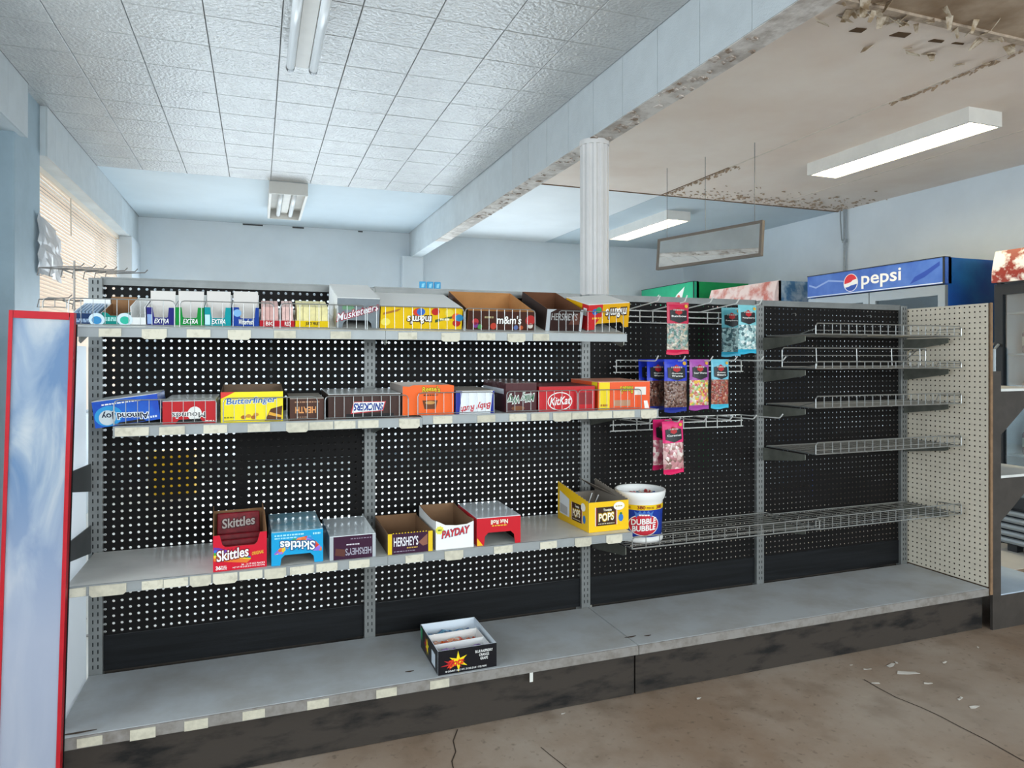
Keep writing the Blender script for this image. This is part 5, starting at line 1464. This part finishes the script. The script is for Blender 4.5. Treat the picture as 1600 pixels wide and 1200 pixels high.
bag('turquoise bag of raspberry sweets at the front, right of its pair', xat(1168, 2.41), 2.412, 1.470, 0.094, 0.206, '#79c0c9', '#2ba3c4', ['#7fa3a5', '#b9d0cf', '#4b6f75', '#9fc3c4', '#d3dedb'], 90, ['Raspberry'])
worms = ['#4a2a22', '#6b4034', '#3a2420', '#7d5a4c', '#57352b']
for k, (yy_, lab) in enumerate(((2.520, 'rearmost of three blue bags of gummy worms'), (2.475, 'middle one of three blue bags of gummy worms'))):
    bag(lab, xat(1046, 2.41) - 0.030 + 0.012 * k, yy_, 1.240, 0.112, 0.212, '#1f35b8', '#20308f', worms, 110, ['Gummy', 'Worms'], rz=R(12))
bag('front one of three blue bags of gummy worms on the middle bar', xat(1056, 2.41), 2.412, 1.240, 0.112, 0.214, '#2a3cc0', '#20308f', ['#6b4a40', '#8f7468', '#4f342c', '#7d6156'], 110, ['Gummy', 'Worms'], rz=R(3))
bag('purple bag of sour worms between the blue and turquoise bags', xat(1094, 2.41), 2.418, 1.240, 0.096, 0.208, '#a552a8', '#a0449a', ['#c98a6a', '#e6b84a', '#9ab86a', '#c75a5a', '#d9d2b8', '#e08f9a'], 100, ['Sour Worms'], rz=R(2))
bag('light turquoise bag of gummy bears on the middle hook bar', xat(1128, 2.41), 2.424, 1.240, 0.088, 0.206, '#6db9cf', '#45b2cf', ['#8a3f34', '#a85a44', '#7f5a4c', '#b37a5f', '#94403a'], 110, ['Gummy', 'Bears'])
bag('rear pink bag of wrapped caramels on the lowest hook bar', xat(1036, 2.47), 2.475, 0.992, 0.100, 0.205, '#d6246c', '#c21f58', ['#c98a92', '#e0b8b6', '#9a4a5a', '#b5606e', '#ead6d0'], 70, [], rz=R(8))
bag('front pink bag of wrapped caramels on the lowest hook bar', xat(1051, 2.41), 2.412, 0.990, 0.098, 0.214, '#e02a72', '#dc2460', ['#d9b3b0', '#a9807a', '#c98f92', '#8a6a62', '#eadad4', '#b87a80'], 65, ['Caramel'], roll=R(-2))

# ================================================================== BEYOND THE SHELVING
# three small blue packs on the top rail
for k, wd in enumerate(('left', 'middle', 'right')):
    X = xat(660 + 11.5 * k, 2.715)
    pk = thing('small_pack', 'tiny bright blue pack standing on the top rail, %s of three' % wd, 'pack', (X, 2.712, ZT - 0.001), (0, 0, R(4 * k - 4)), 'blue packs on the top rail')
    MB().box(-0.013, 0.013, -0.006, 0.006, 0.0, 0.030).build('pack_body', ink('#3d9ac9'), pk, bevel=0.002)
    patch(pk, 'pale_mark', [(-0.006, 0.006), (0.004, 0.006), (0.008, 0.024), (-0.004, 0.020)], ink('#8fd0e6'), lambda s, t_, n: (s, -0.006 - n, t_))
# wire spinner rack by the blinds
sx, sy = -0.775, 3.60
rk = thing('spinner_rack', 'thin wire display rack with empty hooks in front of the blinds', 'display rack', (sx, sy, 0))
M_rw = mat('rack_wire', '#8c8782', 0.4, metal=0.6)
MB().tube([(0, 0, 0.03), (0, 0, 1.70)], 0.004, 8).build('pole', M_rw, rk)
MB().tube([(-0.22, 0, 0.006), (0.22, 0, 0.006)], 0.006).tube([(0, -0.22, 0.012), (0, 0.22, 0.012)], 0.006).tube([(0, 0, 0.004), (0, 0, 0.05)], 0.010).build('foot', M_rw, rk)
for zt, n_, ln in ((1.66, 7, 0.17), (1.52, 3, 0.12), (1.40, 3, 0.10)):
    MB().tube([(-0.13, -0.02, zt), (0.10, 0.14, zt + 0.01)], 0.003).tube([(-0.06, 0.07, zt + 0.004), (0, 0, zt - 0.02)], 0.003).build('cross_bar', M_rw, rk)
    for i in range(n_):
        f = i / max(1, n_ - 1)
        bx, by = -0.13 + 0.23 * f, -0.02 + 0.16 * f
        MB().tube([(bx, by, zt), (bx + ln, by - ln * 0.25, zt + 0.008), (bx + ln + 0.012, by - ln * 0.25, zt + 0.022)], 0.0026, 5).build('hook', M_rw, rk)
        MB().tube([(bx, by, zt), (bx - 0.004, by - 0.01, zt - 0.035), (bx + 0.012, by - 0.01, zt - 0.035)], 0.002, 5).build('short_hook', M_rw, rk)
# crumpled clear plastic hung against the blind
mb = MB()
rg = random.Random(12)
NXp, NZp = 8, 9
gp = [[(-1.150 + 0.02 * rg.random(), 4.50 + 0.46 * i / NXp + 0.02 * rg.random(), 2.06 - 0.34 * j / NZp - 0.12 * (i / NXp) ** 2 * (1 - j / NZp) + 0.02 * rg.random()) for j in range(NZp + 1)] for i in range(NXp + 1)]
for i in range(NXp):
    for j in range(NZp):
        mb.face([gp[i][j], gp[i + 1][j], gp[i + 1][j + 1], gp[i][j + 1]])
o = mb.build('plastic_sheet', None) if False else mb.build('plastic_sheet', mat('milky_plastic', '#e3e4e6', 0.2, transl=0.5))
s_ = o.modifiers.new('thick', 'SOLIDIFY'); s_.thickness = 0.002
tag(o, 'crumpled milky plastic sheet stuck against the blind beside the pillar', 'plastic sheet')

# guessed things on the far side, added to tint and darken the pegboard holes
yb_ = thing('yellow_box', 'yellow box on the floor beyond, glimpsed through the pegboard holes', 'box', (-0.73, 7.05, 0.003))
MB().box(-0.19, 0.19, -0.14, 0.14, 0.0, 0.37).build('box_body', mat('box_yellow', '#e2b21c', 0.5, var=0.06), yb_, bevel=0.006)
MB().box(-0.195, 0.195, -0.145, 0.145, 0.37, 0.40).build('box_lid', MATS['box_yellow'], yb_, bevel=0.006)
dc = thing('guessed_cabinet', 'guessed dark legged cabinet, added behind the pegboard to darken its holes', 'cabinet', (0.255, 4.40, 0.003))
MB().box(-0.365, 0.365, -0.20, 0.20, 0.675, 0.995).build('cabinet_body', mat('near_black_wood', '#1a1716', 0.6), dc, bevel=0.005)
MB().box(-0.38, 0.38, -0.215, 0.215, 0.996, 1.015).build('cabinet_top', MATS['near_black_wood'], dc)
for sx_ in (-1, 1):
    for sy_ in (-1, 1):
        MB().box(sx_ * 0.34 - 0.018, sx_ * 0.34 + 0.018, sy_ * 0.175 - 0.018, sy_ * 0.175 + 0.018, 0.0, 0.674).build('leg', MATS['near_black_wood'], dc)
# ------------------------------------------------------------------ drink coolers along the right wall
M_cool_blk = mat('cooler_black', '#2b2d30', 0.4)
M_cool_gry = mat('cooler_frame_grey', '#8f969b', 0.35, metal=0.4)
M_cglass = glass_mat('cooler_glass', '#dfe8ec', 0.14)
M_inside = mat('cooler_inside', '#dfe4e6', 0.5)
FXc = 4.55
def cooler(label, y0, y1, H, hd, header_m, side_m, frame_m, doors, xf=FXc, grille=True, curved=False):
    """upright glass-door cooler whose front faces the aisle (towards -x); y0 is the end nearer the viewer"""
    t = thing('drink_cooler', label, 'cooler', ((xf + 5.28) / 2, (y0 + y1) / 2, 0), group='drink coolers along the right wall')
    hx, hy = (5.28 - xf) / 2, (y1 - y0) / 2
    for s, nm in ((-1, 'side_panel'), (1, 'side_panel')):
        MB().box(-hx + 0.03, hx, s * hy - (0.03 if s > 0 else 0), s * hy + (0.03 if s < 0 else 0), 0.05, H).build(nm, side_m, t)
    MB().box(hx - 0.04, hx, -hy + 0.03, hy - 0.03, 0.05, H - 0.03).build('back_panel', M_inside, t)
    MB().box(-hx + 0.05, hx - 0.04, -hy + 0.031, hy - 0.031, H - 0.03, H).build('roof', M_cool_blk, t)
    MB().box(-hx + 0.04, hx - 0.04, -hy + 0.031, hy - 0.031, 0.05, 0.30).build('machine_base', M_cool_blk, t)
    for s in (-1, 1):
        MB().box(-hx + 0.06, hx - 0.04, s * (hy - 0.0315) - 0.0012, s * (hy - 0.0315) + 0.0012, 0.30, H - 0.03).build('inner_liner', M_inside, t)
    if curved:
        prof = []
        for i in range(9):
            g = -0.2 + 1.9 * i / 8
            prof.append((-hx + 0.03 - 0.05 * math.cos(g * 0.8), H - hd + hd * i / 8))
        a = [(x, -hy, z) for x, z in prof] + [(-hx + 0.06, -hy, H), (-hx + 0.06, -hy, H - hd)]
        b = [(x, hy, z) for x, _, z in a]
        MB().prism(a, b).build('header_sign', header_m, t)
    else:
        MB().box(-hx - 0.005, -hx + 0.06, -hy, hy, H - hd, H).build('header_sign', header_m, t)
        MB().box(-hx - 0.010, -hx - 0.004, -hy, -hy + 0.014, H - hd, H + 0.004).box(-hx - 0.010, -hx + 0.05, -hy, hy, H, H + 0.006).build('header_trim', M_cool_blk, t)
    zb_, zt_ = 0.30, H - hd - 0.01
    wd = 2 * hy / doors
    for k in range(doors):
        a, b_ = -hy + wd * k + 0.004, -hy + wd * (k + 1) - 0.004
        dr = MB().box(-hx, -hx + 0.04, a, a + 0.055, zb_, zt_).box(-hx, -hx + 0.04, b_ - 0.055, b_, zb_, zt_).box(-hx, -hx + 0.04, a + 0.055, b_ - 0.055, zt_ - 0.07, zt_).box(-hx, -hx + 0.04, a + 0.055, b_ - 0.055, zb_, zb_ + 0.07).build('door', frame_m, t)
        MB().box(-hx + 0.015, -hx + 0.021, a + 0.055, b_ - 0.055, zb_ + 0.07, zt_ - 0.07).build('door_glass', M_cglass, dr)
        MB().tube([(-hx - 0.002, b_ - 0.03, 0.95), (-hx - 0.04, b_ - 0.03, 0.98), (-hx - 0.04, b_ - 0.03, 1.32), (-hx - 0.002, b_ - 0.03, 1.35)], 0.009).build('handle', M_cool_gry, dr)
    for z in (0.62, 0.95, 1.28, 1.55):
        MB().box(-hx + 0.08, hx - 0.05, -hy + 0.032, hy - 0.032, z, z + 0.012).build('inner_shelf', M_inside, t)
    if grille:
        for k in range(5):
            z = 0.06 + 0.045 * k
            MB().tube([(-hx + 0.02, -hy + 0.02, z + 0.02), (-hx + 0.02, hy - 0.02, z + 0.02)], 0.019, 8).build('grille_slat', M_cool_gry, t)
    for s in (-1, 1):
        MB().box(-hx + 0.06, -hx + 0.12, s * (hy - 0.08) - 0.03, s * (hy - 0.08) + 0.03, 0.0, 0.05).build('foot', M_cool_blk, t)
    def FH(s, q, n):                         # header face: s runs from the far end towards the viewer
        return (-hx - 0.005 - n, hy - s, H - hd + q)
    def FS(s, q, n):                         # side face towards the viewer
        return (-hx + 0.03 + s, -hy - n, q)
    return t, FH, FS, 2 * hy
Mpep = mat('cola_blue_print', '#3f63b8', 0.3, scale=4, col2='#5a80cc', lo=0.35, hi=0.7)
Mpeps = mat('cola_blue_side', '#1f4f9e', 0.3, scale=2.0, col2='#2a7fc0', lo=0.4, hi=0.75)
t, FH, FS, L = cooler('blue cola cooler with a white word and round emblem on its header', 3.53, 4.83, 1.975, 0.185, Mpep, Mpeps, M_cool_gry, 2, grille=False)
patch(t, 'wave_band', [(0.02, 0.10), (0.10, 0.075), (0.24, 0.12), (0.40, 0.10), (0.40, 0.112), (0.24, 0.135), (0.10, 0.09), (0.02, 0.115)], ink('#8fa9de'), FH)
patch(t, 'wave_band', [(1.02, 0.02), (1.14, 0.06), (1.26, 0.13), (1.26, 0.16), (1.16, 0.11), (1.06, 0.07)], ink('#2a4aa6'), FH)
patch(t, 'white_line', rect(0.0, L, 0.002, 0.010), ink('#c9d6ec'), FH)
cxg, czg, rr = 0.475, 0.088, 0.073
patch(t, 'emblem_ring', disc(cxg, czg, rr, rr, 28), WHITE, FH, 0.0015)
patch(t, 'emblem_red', disc(cxg, czg + 0.004, rr * 0.88, rr * 0.88, 14, R(10), R(190)), ink('#d8323c'), FH, 0.0025)
patch(t, 'emblem_blue', disc(cxg, czg - 0.004, rr * 0.88, rr * 0.88, 14, R(205), R(350)), ink('#2f55b0'), FH, 0.0025)
patch(t, 'emblem_white_wave', [(cxg - rr * 0.9, czg - 0.02), (cxg - rr * 0.3, czg - 0.012), (cxg + rr * 0.3, czg + 0.018), (cxg + rr * 0.9, czg + 0.028), (cxg + rr * 0.9, czg - 0.008), (cxg + rr * 0.2, czg - 0.020), (cxg - rr * 0.4, czg - 0.034), (cxg - rr * 0.8, czg - 0.036)], WHITE, FH, 0.0035)
lettering(t, 'pepsi', 0.585, 0.028, 0.36, 0.125, WHITE, FH, off=0.015, n=0.003)
patch(t, 'wave_band', [(0.25, 0.9), (0.62, 0.80), (0.62, 1.00), (0.45, 1.18), (0.25, 1.10)], ink('#c9a25a'), FS)
patch(t, 'emblem_ring', disc(0.52, 1.16, 0.15, 0.24, 28), ink('#cfdcec'), FS, 0.0012)
patch(t, 'emblem_blue', disc(0.52, 1.16, 0.14, 0.225, 28), ink('#2f6fb8'), FS, 0.0020)
patch(t, 'red_field', rect(0.30, 0.68, 0.70, 0.86), ink('#a8472f'), FS, 0.0008)
# coffee-coloured header cooler
Mcf = mat('frosty_red_print', '#e9d3cf', 0.35, scale=7, col2='#c9756a', lo=0.46, hi=0.64)
Mice = mat('icy_blue_print', '#4f7fa8', 0.35, scale=9, col2='#b4c9d6', lo=0.4, hi=0.62)
t, FH, FS, L = cooler('cooler with a frosty white and red header and icy blue side', 5.23, 6.24, 1.99, 0.20, Mcf, Mice, M_cool_blk, 2, curved=True)
# green cooler
Mgr = mat('soda_green_print', '#35b487', 0.35, var=0.08)
Mgs = mat('soda_green_side', '#1f9a55', 0.35, var=0.06)
t, FH, FS, L = cooler('green soda cooler farthest along the right wall', 6.52, 7.64, 2.115, 0.24, Mgr, Mgs, M_cool_blk, 2)
for (c_, sc_) in ((0.30, 0.8), (0.80, 1.0)):
    patch(t, 'white_leaf_mark', [(c_ - 0.12 * sc_, 0.03), (c_ - 0.02, 0.12 * sc_), (c_ + 0.14 * sc_, 0.20 * sc_), (c_ + 0.08 * sc_, 0.06), (c_ + 0.02, 0.0)], WHITE, FH)
    patch(t, 'red_dot_mark', disc(c_ + 0.02, 0.07, 0.035 * sc_, 0.045 * sc_, 16), ink('#d6705f'), FH, 0.0014)
# nearest cooler, partly out of the picture
Mrw = mat('red_white_icy_print', '#e6e4e2', 0.3, scale=10, col2='#8f3a32', lo=0.50, hi=0.60)
t, FH, FS, L = cooler('black-framed glass-door cooler at the right edge with a curved white and red header', 2.30, 3.19, 1.965, 0.21, Mrw, M_cool_blk, M_cool_blk, 1, curved=True)
rg = random.Random(9)
drk = ['#8a3a4a', '#c98f7a', '#7a4f6a', '#b0583a']
for zi, z in enumerate((0.632, 0.962, 1.292)):
    for k in range(2):
        bt = thing('drink_bottle', '%s drink bottle %s on the %s shelf in the nearest cooler' % (('dark', 'pink', 'violet', 'amber')[(zi + k) % 4], ('by the far side wall', 'nearer the door handle')[k], ('low', 'middle', 'upper')[zi]), 'bottle', (4.72, 3.08 - 0.14 * k, z + 0.0005), group='bottles in the nearest cooler')
        MB().lathe([(0.0, 0), (0.03, 0.0), (0.034, 0.01), (0.034, 0.13), (0.014, 0.18), (0.014, 0.20), (0, 0.20)], 0, 0, 0, sides=14).build('bottle_body', ink(drk[(zi + k) % 4], 0.2), bt, smooth=True)
        MB().lathe([(0.0, 0.20), (0.015, 0.20), (0.015, 0.216), (0, 0.216)], 0, 0, 0, sides=12).build('bottle_cap', WHITE, bt)
        MB().lathe([(0.0345, 0.05), (0.0345, 0.11)], 0, 0, 0, sides=14).build('bottle_label', ink('#d9c9b8'), bt, smooth=True)

# ------------------------------------------------------------------ litter on the floor
M_scrap = mat('paper_scrap', '#d9d4cc', 0.7, var=0.06)
litter = [(1392, 1040, 0.030, 20, 'longer folded white'), (1418, 1052, 0.045, -25, 'largest torn white'), (1400, 1036, 0.014, 60, 'small white'), (1368, 1068, 0.016, -30, 'narrow white'),
          (1450, 1068, 0.018, -20, 'thin grey'), (1476, 1036, 0.014, 10, 'tiny bright'), (1330, 1040, 0.008, 0, 'speck of white'), (1522, 1105, 0.022, -5, 'flat pale'),
          (1500, 1092, 0.018, 15, 'pale ragged'), (1528, 1012, 0.010, 40, 'small far'), (1092, 1092, 0.012, 15, 'lone bright'), (880, 1116, 0.008, 0, 'little lone'),
          (1355, 1046, 0.018, -15, 'crumpled faint')]
for k, (u, v, s, a, wd) in enumerate(litter):
    x, y = fl(u, v)
    rg = random.Random(k)
    pts = [(-s, -s * 0.25), (-s * 0.2, -s * 0.4), (s, -s * 0.15), (s * 0.8, s * 0.25), (s * 0.1, s * 0.2), (-s * 0.7, s * 0.3)]
    ca, sa = math.cos(R(a)), math.sin(R(a))
    pp = [(px * ca - py * sa, px * sa + py * ca, 0.001 + rg.uniform(0, 0.004)) for px, py in pts]
    o = MB().prism(pp, [(p[0], p[1], p[2] - 0.0009) for p in pp]).build('paper_scrap', M_scrap)
    o.location = (x, y, 0.0)
    where = 'on the floor near the crack' if u > 1300 else 'on the floor before the kick plate'
    tag(o, '%s paper scrap %s' % (wd, where), 'paper scrap', 'paper scraps on the floor')
